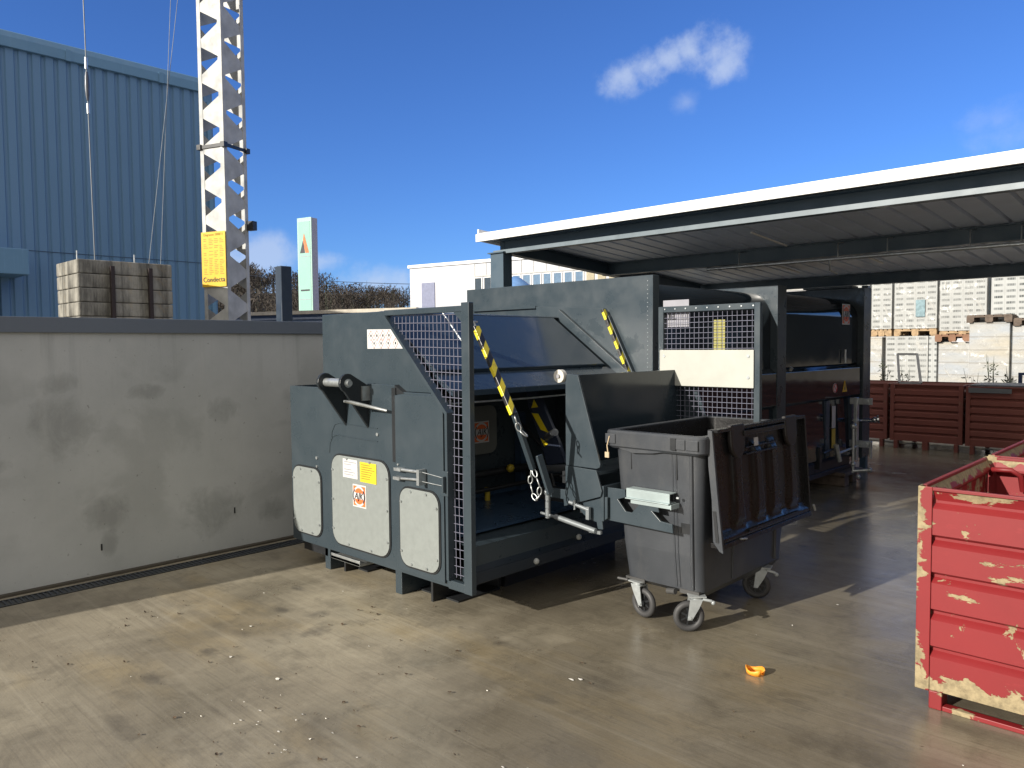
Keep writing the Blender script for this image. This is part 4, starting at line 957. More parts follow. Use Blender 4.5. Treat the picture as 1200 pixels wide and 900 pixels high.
m = MB(); m.tube([(-3.38, 9.3, .78), (-3.16, 9.32, .79)], .022, 8); m.ball((-3.14, 9.32, .80), .035, 10); m.disc((-3.1, 9.32, .81), (1, .3, .2), .045, .02, 12); P('coupling', m, simple('chrome', (.6, .62, .64), .12, 1.))
m = MB(); m.box(-3.46, -3.40, 8.40, 8.46, .30, .55); m.tube([(-3.38, 8.45, .48), (-3.38, 8.72, .50)], .012, 6); P('lock_bracket', m, BLACK)
# timber under the rear
tb = thing('support_timber', 'dark timber block under the rear of the press container', 'timber', (-3.5, 9.4, 0)); m = MB(); m.box(-3.95, -3.42, 9.18, 9.32, 0, .12); m.box(-3.95, -3.46, 9.55, 9.68, 0, .12); m.box(-3.98, -3.40, 9.14, 9.72, .121, .169); obj('block', m, WOODD, tb, .008, world=True)
# feet
for xa, xb in ((-5.10, -4.76), (-4.22, -3.74)):
    m = MB(); m.box(xa, xa+.07, 3.20, 3.75, 0, .225); P('foot', m, GREY, .003)
    m = MB(); m.box(xa+.071, xb, 3.22, 3.739, .205, .225); m.box(xa+.071, xb, 3.35, 3.739, 0, .012); m.box(xb-.16, xb-.14, 3.25, 3.739, .0, .204); P('pocket', m, BLACK)  # pocket and back coloured black for the shade in the hollow
    m = MB(); m.box(xa+.07, xb-.01, 3.74, 3.76, .012, .205); P('foot_back', m, BLACK)
m = MB(); m.box(-4.86, -4.50, 3.10, 3.24, .145, .168); m.box(-4.86, -4.50, 3.10, 3.106, .146, .185); P('foot_plate', m, GALV, .002)
m = MB(); m.box(-5.4, -5.06, 3.2, 5.1, .10, .219); m.box(-4.9, -4.7, 3.8, 5.1, 0.0, .219); m.box(-3.95, -3.75, 3.8, 5.1, .0, .219); P('skid', m, BLACK)
# side guard wing on the far side of the lift (parallel to the end plate)
YW = 5.05
m = MB(); xl, xr, zb2, zt2 = -3.30, -2.47, .62, 1.985
m.box(xl, xl+.045, YW, YW+.04, zb2, zt2); m.box(xr-.045, xr, YW, YW+.04, zb2, zt2); m.box(xl+.045, xr-.045, YW+.001, YW+.039, zt2-.045, zt2); m.box(xl+.045, xr-.045, YW+.001, YW+.039, zb2, zb2+.045)
wg = P('wing_frame', m, GREY, .003); wg['label'] = 'mesh guard wing frame beside the lift'
m = MB()
for k in range(9): m.disc((xl+.06+k*.09, YW-.002, zt2-.02), (0, 1, 0), .006, .005, 6)
m.box(xl-.10, xl, YW+.01, YW+.03, 1.2, 1.25); P('rivet', m, GALV, parent=wg)
m = MB(); wires(m, [(xl+.045, zb2+.045), (xr-.045, zb2+.045), (xr-.045, zt2-.045), (xl+.045, zt2-.045)], YW+.02, .0385, .039, .0022, xl+.07, xr-.05, zb2+.05, zt2-.05, .001); P('wing_mesh', m, MESHM, parent=wg)
m = MB(); m.box(xl+.02, xr-.04, YW-.012, YW-.004, 1.385, 1.655); bd = P('wing_board', m, CREAMB, .003, parent=wg)
m = MB()
for a_, b_ in ((xl+.06, 1.61), (xr-.08, 1.61), (xr-.08, 1.46), (xl+.06, 1.43)): m.disc((a_, YW-.014, b_), (0, 1, 0), .011, .006, 10)
P('bolt', m, GALV, parent=bd)
m = MB(); m.box(-2.86, -2.77, YW+.06, YW+.064, 1.655, 1.875); P('long_label', m, OLIVE, parent=wg)
m = MB(); m.box(-3.285, -3.06, YW+.045, YW+.049, 1.83, 2.035); sg = P('maker_sign', m, simple('grey_white_sign', (.30, .30, .34), .5), parent=wg)
t_ = MB()
def ptext(name, body, size, mat, x, y, z, parent, bold=False, sq=1.):
    cu = bpy.data.curves.new('txt', 'FONT'); cu.body = body; cu.size = size; cu.align_x = 'CENTER'; cu.align_y = 'CENTER'; cu.extrude = .0004
    if bold: cu.offset = size*.03
    tt = bpy.data.objects.new('txt', cu); C.objects.link(tt); me = bpy.data.meshes.new_from_object(tt.evaluated_get(bpy.context.evaluated_depsgraph_get())); bpy.data.objects.remove(tt)
    mm = MB(); mm.add([(x+v.co.x*sq, y-v.co.z, z+v.co.y) for v in me.vertices], [tuple(p.vertices) for p in me.polygons]); return P(name, mm, mat, parent=parent)
ptext('lettering', 'UEL', .062, INK, -3.215, YW+.043, 1.905, sg, True, .95)
m = MB(); m.ring((-3.10, YW+.044, 1.91), (0, 1, 0), .028, .0025, 20, 4); m.ring((-3.10, YW+.044, 1.91), (0, 1, 0), .015, .002, 16, 4); m.box(-3.27, -3.18, YW+.043, YW+.0445, 1.862, 1.868); P('emblem', m, GREYINK, parent=sg)

# ------------------------------------------------ bin lift (part of the press)
lf = P('bin_lift', MB().prism([(-3.178, 1.505), (-3.16, 1.515), (-3.075, 1.508), (-2.90, .955), (-2.905, .935), (-2.93, .925), (-3.178, .925)], 3.79, 3.806), GREY, .003)
m = MB(); m.prism([(-3.178, .923), (-2.928, .917), (-2.885, .79), (-2.895, .755), (-3.19, .655), (-3.195, .70), (-3.32, .70), (-3.30, .76), (-3.178, .765)], 3.785, 3.80); P('lower_cheek', m, GREY, .003, parent=lf)
m = MB(); m.box(-3.165, -3.145, 3.807, 5.20, .92, 1.505); P('chute_back', m, paint('chute_paint_shaded', (.018, .028, .038), .14, .002, .05), .002, parent=lf)  # machine paint made darker here for the shaded chute face
m = MB(); m.prism([(-3.144, 1.50), (-3.10, 1.50), (-3.06, 1.48), (-2.945, 1.12), (-2.90, .93), (-3.144, .93)], 5.16, 5.176); P('far_cheek', m, GREY, .003, parent=lf)
m = MB(); m.prism([(-3.145, .92), (-2.92, .90), (-2.92, .885), (-3.165, .90)], 3.807, 5.16); P('chute_floor', m, GREY, parent=lf)
m = MB(); m.disc((-3.215, 3.785, 1.50), (0, 1, 0), .042, .035, 24); rl = P('roller', m, simple('white_roller', (.62, .60, .54), .5), .006, parent=lf); m = MB(); m.disc((-3.215, 3.762, 1.50), (0, 1, 0), .013, .012, 10); P('roller_pin', m, GREYINK, parent=rl)
m = MB(); m.prism([(-2.88, .81), (-2.745, .812), (-2.74, .765), (-2.80, .745), (-2.74, .678), (-2.695, .676), (-2.63, .745), (-2.53, .757), (-2.51, .745), (-2.50, .705), (-2.55, .706), (-2.49, .655), (-2.41, .648), (-2.405, .596), (-2.88, .604)], 3.835, 3.85); P('lift_arm', m, GREY, .0025, parent=lf)
m = MB(); m.box(-2.905, -2.881, 3.80, 4.4, .60, .82); m.prism([(-3.124, .675), (-2.905, .745), (-2.86, .755), (-2.86, .62), (-2.90, .595), (-2.895, .545), (-2.935, .54), (-2.945, .585), (-3.0, .59), (-3.05, .62)], 3.81, 3.822); P('link_plate', m, GREY, .002, parent=lf)
m = MB(); m.tube([(-3.385, 3.78, .585), (-3.25, 3.78, .575)], .010, 6); m.tube([(-3.26, 3.78, .578), (-2.93, 3.78, .535)], .018, 10); m.tube([(-3.325, 3.78, .72), (-3.325, 3.78, .56)], .018, 8); m.ball((-3.325, 3.775, .73), .024, 8); m.tube([(-3.14, 3.78, .69), (-2.98, 3.78, .66)], .013, 6); m.box(-3.0, -2.975, 3.77, 3.79, .60, .68); m.tube([(-3.09, 3.77, .71), (-3.09, 3.77, .65)], .008, 6); m.box(-2.99, -2.90, 3.79, 3.81, .515, .535); P('linkage', m, simple('linkage_steel', (.30, .33, .35), .35, .5), parent=lf)
m = MB(); m.tube([(-3.28, 3.9, .84), (-3.2, 3.95, .86), (-3.1, 3.9, .80), (-3.2, 3.85, .74)], .012, 6); m.tube([(-3.4, 4.0, .80), (-3.25, 3.95, .84), (-3.2, 3.9, .70)], .010, 6); m.box(-3.30, -3.20, 3.9, 4.0, .78, .86); m.box(-3.6, -3.17, 4.0, 4.1, .62, .70); m.box(-3.6, -3.17, 5.0, 5.08, .62, .70); P('hydraulic_hose', m, BLACK, parent=lf)
# lift back frame: far arm
m = MB(); m.box(-2.905, -2.883, 5.17, 5.185, .60, .82); m.box(-2.88, -2.40, 5.235, 5.25, .60, .72); m.box(-3.15, -2.906, 3.9, 5.17, .60, .66); P('cross_tube', m, BLACK, parent=lf)

# ================================================================== WHEELED BIN
bn = thing('waste_bin', 'grey four wheeled plastic waste bin with black lid hanging open, docked at the press lift', 'bin', (-2.57, 4.5, 0))
def B(name, mb, mat, bevel=0., parent=bn, **k): return obj(name, mb, mat, parent, bevel=bevel, world=True, **k)
# body lofted from rounded rectangles
def loft(m, secs, n=6):
    rings = []
    for x0, x1, y0, y1, z, r in secs: rings.append([(a_, b_, z) for a_, b_ in rrect(x0, x1, y0, y1, r, n)])
    L = len(rings[0])
    for i in range(len(rings)-1): m.add(rings[i]+rings[i+1], [(k, (k+1) % L, (k+1) % L+L, k+L) for k in range(L)], True)
    return rings
m = MB(); rr_ = loft(m, [(-2.79, -2.31, 4.02, 4.98, .195, .05), (-2.82, -2.285, 3.955, 5.02, .235, .055), (-2.84, -2.28, 3.93, 5.05, .45, .06), (-2.88, -2.262, 3.905, 5.09, 1.06, .06)]); m.add(rr_[0], [tuple(range(len(rr_[0])))])
B('bin_body', m, BINM)
m = MB(); loft(m, [(-2.86, -2.285, 3.93, 5.06, 1.16, .05), (-2.82, -2.33, 3.99, 5.0, .35, .05)]); ri = m
ring0 = [(a_, b_, .35) for a_, b_ in rrect(-2.82, -2.33, 3.99, 5.0, .05, 6)]; m.add(ring0, [tuple(range(len(ring0)))]); B('bin_liner', m, BLKPL)
m = MB(); loft(m, [(-2.905, -2.245, 3.885, 5.115, 1.055, .05), (-2.925, -2.232, 3.87, 5.13, 1.07, .05), (-2.928, -2.23, 3.868, 5.132, 1.155, .05), (-2.92, -2.235, 3.875, 5.125, 1.166, .045), (-2.87, -2.28, 3.925, 5.065, 1.166, .04), (-2.87, -2.28, 3.925, 5.065, 1.06, .04)]); B('rim', m, BINM)
# rim handle recess and ribs on front face
m = MB()
for a_, b_ in ((-2.915, -2.84), (-2.42, -2.345), (-2.34, -2.26)): m.box(a_, b_, 3.862, 3.8675, 1.085, 1.145)
B('rim_panel', m, BINM, .003)
m = MB(); m.box(-2.44, -2.405, 3.858, 3.8665, 1.08, 1.15); m.box(-2.43, -2.42, 3.905, 3.92, .9, 1.05); m.box(-2.75, -2.745, 3.905, 3.92, .93, 1.05); m.box(-2.40, -2.33, 3.915, 3.935, .585, .645); B('slot', m, BLACK)
m = MB()
for a_, tz in ((-2.455, 1.), (-2.432, 1.)):
    m.tube([(a_, 3.908, 1.05), (a_+.005, 3.930, .45), (a_+.006, 3.953, .25)], .006, 6)
m.tube([(-2.325, 3.903, 1.05), (-2.332, 3.926, .45), (-2.34, 3.95, .25)], .011, 8)
m.tube([(-2.268, 4.32, 1.05), (-2.283, 4.32, .25)], .008, 6); m.tube([(-2.268, 4.9, 1.05), (-2.283, 4.9, .25)], .012, 6)
B('rib', m, BINM)
m = MB(); m.prism([(-2.82, 1.07), (-2.82, 1.055), (-2.72, 1.035), (-2.58, 1.045), (-2.50, 1.06), (-2.50, 1.07)], 3.880, 3.905); B('handle_lip', m, BINM)
# trunnion bracket
m = MB(); m.box(-2.732, -2.425, 3.83, 3.905, .819, .825); m.box(-2.732, -2.425, 3.83, 3.836, .768, .819); m.box(-2.732, -2.425, 3.815, 3.905, .762, .768); m.box(-2.412, -2.405, 3.815, 3.905, .735, .765); m.box(-2.70, -2.41, 3.83, 3.85, .735, .757); B('comb_bracket', m, simple('bright_zinc', (.36, .43, .44), .4, .3), .002)
m = MB(); m.tube([(-2.40, 3.87, .80), (-2.385, 3.87, .80)], .008, 8); B('bolt', m, GALV)
# tag with string at the left corner
m = MB(); m.tube([(-2.88, 3.86, 1.13), (-2.895, 3.855, 1.07), (-2.885, 3.85, 1.03)], .004, 5); m.box(-2.905, -2.875, 3.845, 3.853, .995, 1.03); B('string_tag', m, simple('beige_tag', (.5, .40, .27), .7))
# lid: hangs open on the +X side, its underside facing out
LT, LB = Vector((-2.225, 0, 1.205)), Vector((-2.175, 0, .52)); y0l, y1l = 3.96, 5.16
dl = (LB-LT).normalized(); nl = Vector((-dl.z, 0, dl.x)); 
if nl.x < 0: nl = -nl
def L3(s_, y_, d): q = LT+dl*s_+nl*d; return (q.x, y_, q.z)
LL = (LB-LT).length
def lbox(m, s0, s1, ya, yb, d0, d1):
    vs = [L3(s_, y_, d) for s_ in (s0, s1) for y_ in (ya, yb) for d in (d0, d1)]
    m.add(vs, [(0, 1, 3, 2), (4, 6, 7, 5), (0, 4, 5, 1), (2, 3, 7, 6), (0, 2, 6, 4), (1, 5, 7, 3)])
m = MB(); NS, NL = 40, 90; vs = []
for i in range(NS+1):
    for j in range(NL+1):
        s_ = LL*i/NS; t = j/NL; y_ = y0l+(y1l-y0l)*t
        u = i/NS; sm = lambda a_, b_, v: max(0., min(1., (v-a_)/(b_-a_)))
        d = .0
        for c_ in (.20, .42, .60, .82):      # broad moulded channels running down the lid
            wdt = .055+.03*sm(.6, .9, u)
            d += .026*(1-sm(wdt*.6, wdt, abs(t-c_)))*sm(.16, .24, u)*(1-sm(.80, .9, u))
        d += .030*(sm(.86, .92, u)-sm(.95, 1., u))
        vs.append(L3(s_, y_, d))
m.add(vs, [(i*(NL+1)+j, (i+1)*(NL+1)+j, (i+1)*(NL+1)+j+1, i*(NL+1)+j+1) for i in range(NS) for j in range(NL)], True)
ld_ = obj('lid', m, BLKPL, bn, world=True); so = ld_.modifiers.new('s', 'SOLIDIFY'); so.thickness = .006
m = MB()
lbox(m, 0, .02, y0l, y1l, -.03, .035); lbox(m, LL-.03, LL, y0l, y1l, -.055, .035); lbox(m, .02, LL-.02, y1l-.015, y1l, -.05, .035)
for s_ in (.13, .17): lbox(m, s_, s_+.01, 4.30, 4.72, 0, .03)
lbox(m, .03, .06, y0l+.30, y1l-.35, .0, .045)
B('lid_rim', m, BLKPL, .003, parent=ld_)
m = MB()
lbox(m, .62, .635, 4.25, 4.95, .02, .045)
B('lid_rib', m, BLKPL, parent=ld_)
# hinge ears
for yy in (4.20, 4.93):
    m = MB(); pts = []
    for k in range(13): a_ = R(180+180*k/12); pts.append((.20+.10*-math.sin(a_)*1., yy+.085*math.cos(a_)))
    pts = [(-.015, yy-.085), (-.015, yy+.085)]+[(.09+.10*math.sin(R(180*k/12)), yy+.085*math.cos(R(180*k/12))) for k in range(13)]
    n = len(pts); vs = [L3(a_, b_, .036) for a_, b_ in pts]+[L3(a_, b_, .004) for a_, b_ in pts]
    m.add(vs, [tuple(range(n)), tuple(range(2*n-1, n-1, -1))]+[(i, i+n, (i+1) % n+n, (i+1) % n) for i in range(n)]); B('hinge_ear', m, simple('worn_black_plastic', (.016, .014, .014), .4), .01, parent=ld_)
    m = MB(); m.tube([(-2.235, yy-.06, 1.185), (-2.235, yy+.06, 1.185)], .014, 8); B('hinge_pin', m, GALV if yy > 4.5 else BINM)
# grey side flange of the lid (faces the viewer)
m = MB(); m.prism([(-2.243, 1.20), (-2.215, 1.20), (-2.18, .85), (-2.14, .50), (-2.165, .51), (-2.205, .56), (-2.215, .80), (-2.238, 1.0)], 3.940, 3.959); B('lid_flange', m, BINM, .003, parent=ld_)
m = MB(); m.prism([(-2.205, .74), (-2.185, .74), (-2.165, .56), (-2.185, .56)], 3.936, 3.9395); B('lid_flange_slot', m, BLACK, parent=ld_)
m = MB(); lbox(m, .085, .135, 4.40, 4.45, .03, .034); B('lid_sticker', m, simple('grey_sticker', (.35, .35, .36), .5), parent=ld_)
m = MB(); m.tube([L3(.655, 4.13, .045), L3(.665, 4.20, .05)], .006, 6); m.tube([L3(.62, 5.19, .04), L3(.66, 5.21, .04)], .008, 6); B('lid_clip', m, GALV, parent=ld_)
# castors
def castor(x, y, yaw, zt=.235):
    c_ = bpy.data.objects.new('castor', None); C.objects.link(c_); c_.parent = bn; c_.location = Vector((x, y, 0))-Vector(bn.location); c_.rotation_euler = (0, 0, yaw)
    def Q(name, m, mat, par=c_): return obj(name, m, mat, par)
    # axle along local Y, wheel centre trails by -0.05 in x
    wx = -.045; rw = .0925
    m = MB(); m.ring((wx, 0, rw), (0, 1, 0), rw-.020, .020, 32, 10); ty = Q('tyre', m, RUBBER)
    m = MB(); m.ring((wx, 0, rw), (0, 1, 0), rw-.036, .009, 28, 8); m.disc((wx, 0, rw), (0, 1, 0), .020, .05, 16)
    for k in range(7):
        a_ = 2*PI*k/7; m.bar((wx+.016*math.cos(a_), 0, rw+.016*math.sin(a_)), (wx+.055*math.cos(a_), 0, rw+.055*math.sin(a_)), .016, .010, (0, 1, 0))
    Q('rim', m, BLACK, ty)
    m = MB(); m.disc((wx, -.001, rw), (0, 1, 0), .052, .012, 24); Q('rim_web', m, BLKPL, ty)
    m = MB()
    for sy in (-1, 1):
        yy = sy*.034
        m.prism([(wx-.013, rw-.014), (wx+.013, rw-.014), (wx+.055, .150), (wx+.075, .198), (wx+.002, .198), (wx-.004, .15)], yy-.0025, yy+.0025)
    m.box(wx+.0, wx+.078, -.034, .034, .196, .202); m.disc((.0, 0, .208), (0, 0, 1), .036, .012, 20); m.box(-.05, .05, -.045, .045, .2145, .222)
    m.tube([(wx, -.042, rw), (wx, .042, rw)], .009, 10)
    m.tube([(.03, -.04, .205), (.075, -.05, .20), (.085, -.05, .19)], .009, 6); m.ball((.088, -.05, .188), .014, 8)
    Q('fork', m, simple('zinc_fork', (.40, .43, .44), .4, .35, .2, 20))
    return c_
castor(-2.735, 3.965, R(172)); castor(-2.325, 3.965, R(42)); castor(-2.30, 4.78, R(18)); castor(-2.74, 4.9, R(80))
m = MB(); m.box(-2.82, -2.68, 3.95, 4.1, .215, .24); m.box(-2.43, -2.30, 3.95, 4.1, .215, .24); m.box(-2.42, -2.30, 4.80, 4.95, .215, .24); m.tube([(-2.79, 3.93, .222), (-2.86, 3.92, .222)], .010, 6); m.tube([(-2.44, 3.92, .225), (-2.50, 3.93, .215)], .018, 8); B('castor_plate', m, simple('dark_plate', (.06, .06, .06), .5))

# ================================================================== RED CONTAINERS
def red_box(name, label, x0, x1, y0, y1, z0, z1, mat, inner, foot=.085, pitch=.1675, group=None, sides=True, handle=False, rail=True):
    t = thing(name, label, 'crate', ((x0+x1)/2, (y0+y1)/2, 0), 0, group)
    def Q(n_, m, mt, b=0.): return obj(n_, m, mt, t, bevel=b, world=True)
    # corrugated profile in (out, z): outwards flats with a stepped groove between
    zs = []; z = z0+.03; prof = []
    n_r = max(1, round((z1-.05-z0-.03)/pitch)); pt = (z1-.05-z0-.03)/n_r
    for k in range(n_r): a_ = z0+.03+k*pt; prof += [(0, a_+.006), (0, a_+pt-.046), (-.028, a_+pt-.022), (-.028, a_+pt-.010)]
    prof = [(0, z0)]+prof+[(0, z1)]
    def panel(axis, pos, sg, a0, a1, nm):
        m = MB(); n = len(prof); t_ = .006; vs = []
        for e in (a0, a1):
            for d in (0, -t_):
                for o_, zz in prof:
                    q = pos+sg*(o_+d); vs.append((e, q, zz) if axis == 'y' else (q, e, zz))
        fs = []
        for i in range(n-1): fs += [(i, i+1, 2*n+i+1, 2*n+i), (n+i, 3*n+i, 3*n+i+1, n+i+1), (i, n+i, n+i+1, i+1), (2*n+i, 2*n+i+1, 3*n+i+1, 3*n+i)]
        fs += [(0, 2*n, 3*n, n), (n-1, 2*n-1, 4*n-1, 3*n-1)]
        m.add(vs, fs); return Q(nm, m, mat if sg < 0 or axis == 'x' else mat)
    pw = .06
    panel('y', y0+.008, -1, x0+pw, x1-pw, 'side_panel'); panel('y', y1-.008, 1, x0+pw, x1-pw, 'side_panel')
    panel('x', x0+.008, -1, y0+pw, y1-pw, 'side_panel'); panel('x', x1-.008, 1, y0+pw, y1-pw, 'side_panel')
    for xa, sx in ((x0, 1), (x1, -1)):
        for ya, sy in ((y0, 1), (y1, -1)):
            m = MB(); m.prism([(xa, ya), (xa+sx*pw, ya), (xa+sx*pw, ya+sy*.006), (xa+sx*.006, ya+sy*.006), (xa+sx*.006, ya+sy*pw), (xa, ya+sy*pw)], z0-.005, z1+.004, 2); Q('corner_post', m, mat, .002)
            m = MB(); m.box(min(xa+sx*.06, xa+sx*.115), max(xa+sx*.06, xa+sx*.115), min(ya, ya+sy*.10), max(ya, ya+sy*.10), 0, z0-.001); Q('foot', m, mat, .004)
    m = MB(); m.box(x0+pw, x1-pw, y0+.001, y0+.022, z1-.012, z1+.003); m.box(x0+pw, x1-pw, y1-.022, y1-.001, z1-.012, z1+.003); m.box(x0+.001, x0+.022, y0+pw, y1-pw, z1-.012, z1+.003); m.box(x1-.022, x1-.001, y0+pw, y1-pw, z1-.012, z1+.003); Q('rim', m, inner, .002)
    m = MB(); m.box(x0+.03, x1-.03, y0+.03, y1-.03, z0+.0, z0+.01); Q('floor', m, inner)
    if rail:
        m = MB(); m.box(x0+.116, x1-.116, y0+.004, y0+.05, .0, .022); m.box(x0+.116, x1-.116, y1-.05, y1-.004, 0, .022); Q('skid_rail', m, mat, .003)
    else:
        m = MB(); xm = (x0+x1)/2; m.box(xm-.04, xm+.04, y0+.004, y0+.1, 0, z0-.001); Q('foot', m, mat)
    if handle:
        m = MB(); m.tube([(x0+.04, y1-.05, z1-.09), (x0+.06, y1-.10, z1-.055), (x0+.15, y1-.11, z1-.05), (x0+.19, y1-.09, z1-.08), (x0+.195, y1-.05, z1-.17)], .014, 8); Q('handle', m, inner)
        m = MB(); m.box(x0+.05, x1-.05, y1-.10, y1-.03, z1-.235, z1-.205); Q('inner_ledge', m, inner, .003)
    return t
red_box('steel_crate', 'scratched red steel crate with peeling paint in the right foreground', -1.10, .35, 3.85, 5.10, .085, 1.03, REDBOX, REDIN, handle=True, group='red steel crates in the right foreground')
red_box('steel_crate', 'red steel crate standing directly behind the peeling red crate', -1.10, .35, 5.16, 6.45, .085, 1.03, REDBOX, REDIN, group='red steel crates in the right foreground')
gm = 'dark red steel crates along the far edge of the yard'
red_box('steel_crate', 'dark red corrugated crate in the row, partly hidden by the container end', -5.35, -4.24, 13.15, 14.2, .13, 1.03, MAROON, MAROON, pitch=.12, group=gm, rail=False)
red_box('steel_crate', 'fully visible dark red corrugated crate below the leaning grey frame', -4.18, -3.14, 13.1, 14.15, .13, 1.03, MAROON, MAROON, pitch=.12, group=gm, rail=False)
red_box('steel_crate', 'dark red corrugated crate in the row, partly sunlit at the right edge of the photo', -3.09, -1.95, 13.05, 14.1, .13, 1.02, MAROON, MAROON, pitch=.12, group=gm, rail=False)
for k in range(3):
    red_box('steel_crate', ('first', 'second', 'third')[k]+' sunlit dark red crate beyond the right edge of the photo', -1.90+k*1.1, -.86+k*1.1, 13.05, 14.1, .13, 1.03, MAROON, MAROON, pitch=.12, group=gm, rail=False)
m = MB(); m.prism([(-3.05, .935), (-2.5, .935), (-2.5, 1.0), (-3.05, 1.01)], 13.02, 13.045); m.box(-3.05, -2.2, 13.1, 14.0, 1.03, 1.05)
tag(obj('crate_cover', m, simple('dusty_grey_cover', (.12, .13, .14), .6), loc=(-2.7, 13.5, .93)), 'grey dusty sheet cover lying over the rim of the rightmost dark red crate', 'cover')
# leaning grey frame on the crates
fr = thing('leaning_frame', 'grey rectangular frame leaning above the fully visible dark red crate', 'frame', (-4.0, 13.4, 1.03))
m = MB(); a_, b_, c_, d_ = (-4.28, 13.75, 1.50), (-3.98, 13.75, 1.50), (-3.80, 13.35, 1.04), (-4.12, 13.35, 1.04)
for p, q in ((a_, b_), (b_, c_), (c_, d_), (d_, a_)): m.bar(p, q, .035, .03)
obj('frame_bars', m, simple('frame_grey', (.30, .31, .31), .5), fr, world=True)

# ================================================================== PALLETS OF BLOCKS
def pallet(name, mb_x0, x1, y0, y1, z, mat, lab, grp):
    x0 = mb_x0; t = MB(); w = x1-x0
    for k in range(5): a_ = x0+w*k/5; t.box(a_+.01, a_+w/5-.01, y0, y1, z+.115, z+.135)
    for k in range(3):
        yy = y0+(y1-y0-.1)*k/2; t.box(x0, x1, yy, yy+.1, z+.092, z+.114); 
        for j in range(3): xx = x0+(w-.12)*j/2; t.box(xx, xx+.12, yy, yy+.1, z+.022, z+.091)
    for j in range(3): xx = x0+(w-.1)*j/2; t.box(xx, xx+.1, y0, y1, z, z+.021)
    return tag(obj(name, t, mat, loc=((x0+x1)/2, (y0+y1)/2, z)), lab, 'pallet', grp)
def film_mesh(x0, x1, y0, y1, z0, z1, seed):
    m = MB(); n = 14
    def W_(x, y, z, nx, ny):
        d = .012+.018*noise.noise(Vector((x*4+seed, y*4, z*5+seed*2))); return (x+nx*d, y+ny*d, z)
    g = []
    for i in range(n+1):
        for j in range(n+1): g.append(W_(x0+(x1-x0)*i/n, y0, z0+(z1-z0)*j/n, 0, -1))
    m.add(g, [(i*(n+1)+j, (i+1)*(n+1)+j, (i+1)*(n+1)+j+1, i*(n+1)+j+1) for i in range(n) for j in range(n)], True)
    g = []
    for i in range(n+1):
        for j in range(n+1): g.append(W_(x1, y0+(y1-y0)*i/n, z0+(z1-z0)*j/n, 1, 0))
    m.add(g, [(i*(n+1)+j, (i+1)*(n+1)+j, (i+1)*(n+1)+j+1, i*(n+1)+j+1) for i in range(n) for j in range(n)], True)
    return m
def stack(x0, x1, z0, z1, mat, lab, grp, filmed, y0=16., y1=17.):
    t = thing('block_pack', lab, 'pallet load', ((x0+x1)/2, (y0+y1)/2, z0), 0, grp)
    m = MB(); m.box(x0, x1, y0, y1, z0, z1); obj('blocks', m, mat, t, .01, world=True)
    if filmed: obj('film_wrap', film_mesh(x0-.005, x1+.005, y0-.005, y1, z0, z1+.01, x0), FILM, t, world=True)
GP = 'shrink-wrapped block packs on pallets'
YP = 16.
up = [(-5.95, -5.52, 0), (-5.48, -5.10, 1), (-5.055, -4.30, 1), (-4.255, -3.485, 1), (-3.42, -2.62, 0), (-2.56, -1.8, 0)]
labs = ['wrapped light grey block pack on the upper tier, mostly behind the container', 'narrow wrapped grey block pack on the upper tier just right of the container end', 'wrapped grey block pack with pale blue marks, upper tier above the leaning frame', 'wrapped grey block pack on the upper tier with long diagonal film folds', 'unwrapped grey hollow block pack on the upper tier at the right', 'unwrapped grey block pack on the upper tier beyond the right edge']
pls = ['behind the container end', 'just right of the container end', 'above the leaning frame', 'under the pack with diagonal film folds', 'under the unwrapped block pack', 'beyond the right edge']
for (a_, b_, f_), l_, pl_ in zip(up, labs, pls):
    zb3 = 1.955 if a_ < -4.28 else (1.90 if a_ < -3.5 else 2.02)
    stack(a_, b_, zb3, 2.93 if a_ > -4.9 else 2.9, BLK, l_, GP, f_)
    pallet('pallet', a_, b_, YP, YP+1, zb3-.14, WOOD, 'upper wooden pallet '+pl_, 'pallets between the block packs')
m = MB(); m.box(-4.66, -4.50, 15.965, 15.985, 2.18, 2.50)
tag(obj('blue_label', m, simple('pale_blue_label', (.20, .30, .34), .7, 0, .3, 20), loc=(-4.58, 15.98, 2.3)), 'pale blue print patches on the wrapped pack above the leaning frame', 'label')
lo = [(-5.95, -5.27, 1.80, BAG, 1, 'pale wrapped brick pack on the lower tier beside the container end'), (-5.20, -4.44, 1.81, BLK, 1, 'wrapped grey block pack on the lower tier directly behind the leaning frame'), (-4.43, -4.29, 1.81, BLK, 0, 'thin visible slice of unwrapped grey blocks on the lower tier'),
      (-4.26, -3.73, 1.69, BAG, 1, 'cream wrapped pack on the lower tier under a brown pallet')]
for a_, b_, z_, mt, f_, l_ in lo: stack(a_, b_, .14, z_, mt, l_, GP, f_); pallet('pallet', a_, b_, YP, YP+1, 0, WOOD, 'ground pallet under the '+' '.join(l_.split()[:9]), 'pallets between the block packs')
stack(-3.66, -3.04, .14, 2.03, BAG, 'tall cream wrapped pack carrying an upturned pallet, right of centre', GP, 1, 15.6, 16.6 if False else 15.95); 
stack(-3.0, -2.35, .14, 1.96, BAG, 'tall cream wrapped pack carrying a pallet at the right edge', GP, 1, 15.6, 15.95)
pallet('pallet', -3.70, -3.0, 15.55, 15.95, 2.032, WOODD, 'old dark pallet on top of the tall cream pack right of centre', 'pallets between the block packs')
pallet('pallet', -2.98, -2.30, 15.55, 15.95, 1.962, WOODD, 'old pallet on top of the tall cream pack at the right edge', 'pallets between the block packs')
pallet('pallet', -4.30, -3.72, 15.9, 15.995, 1.70, simple('brown_wood', (.24, .13, .08), .8), 'brown pallet lying on the cream pack of the lower tier', 'pallets between the block packs')

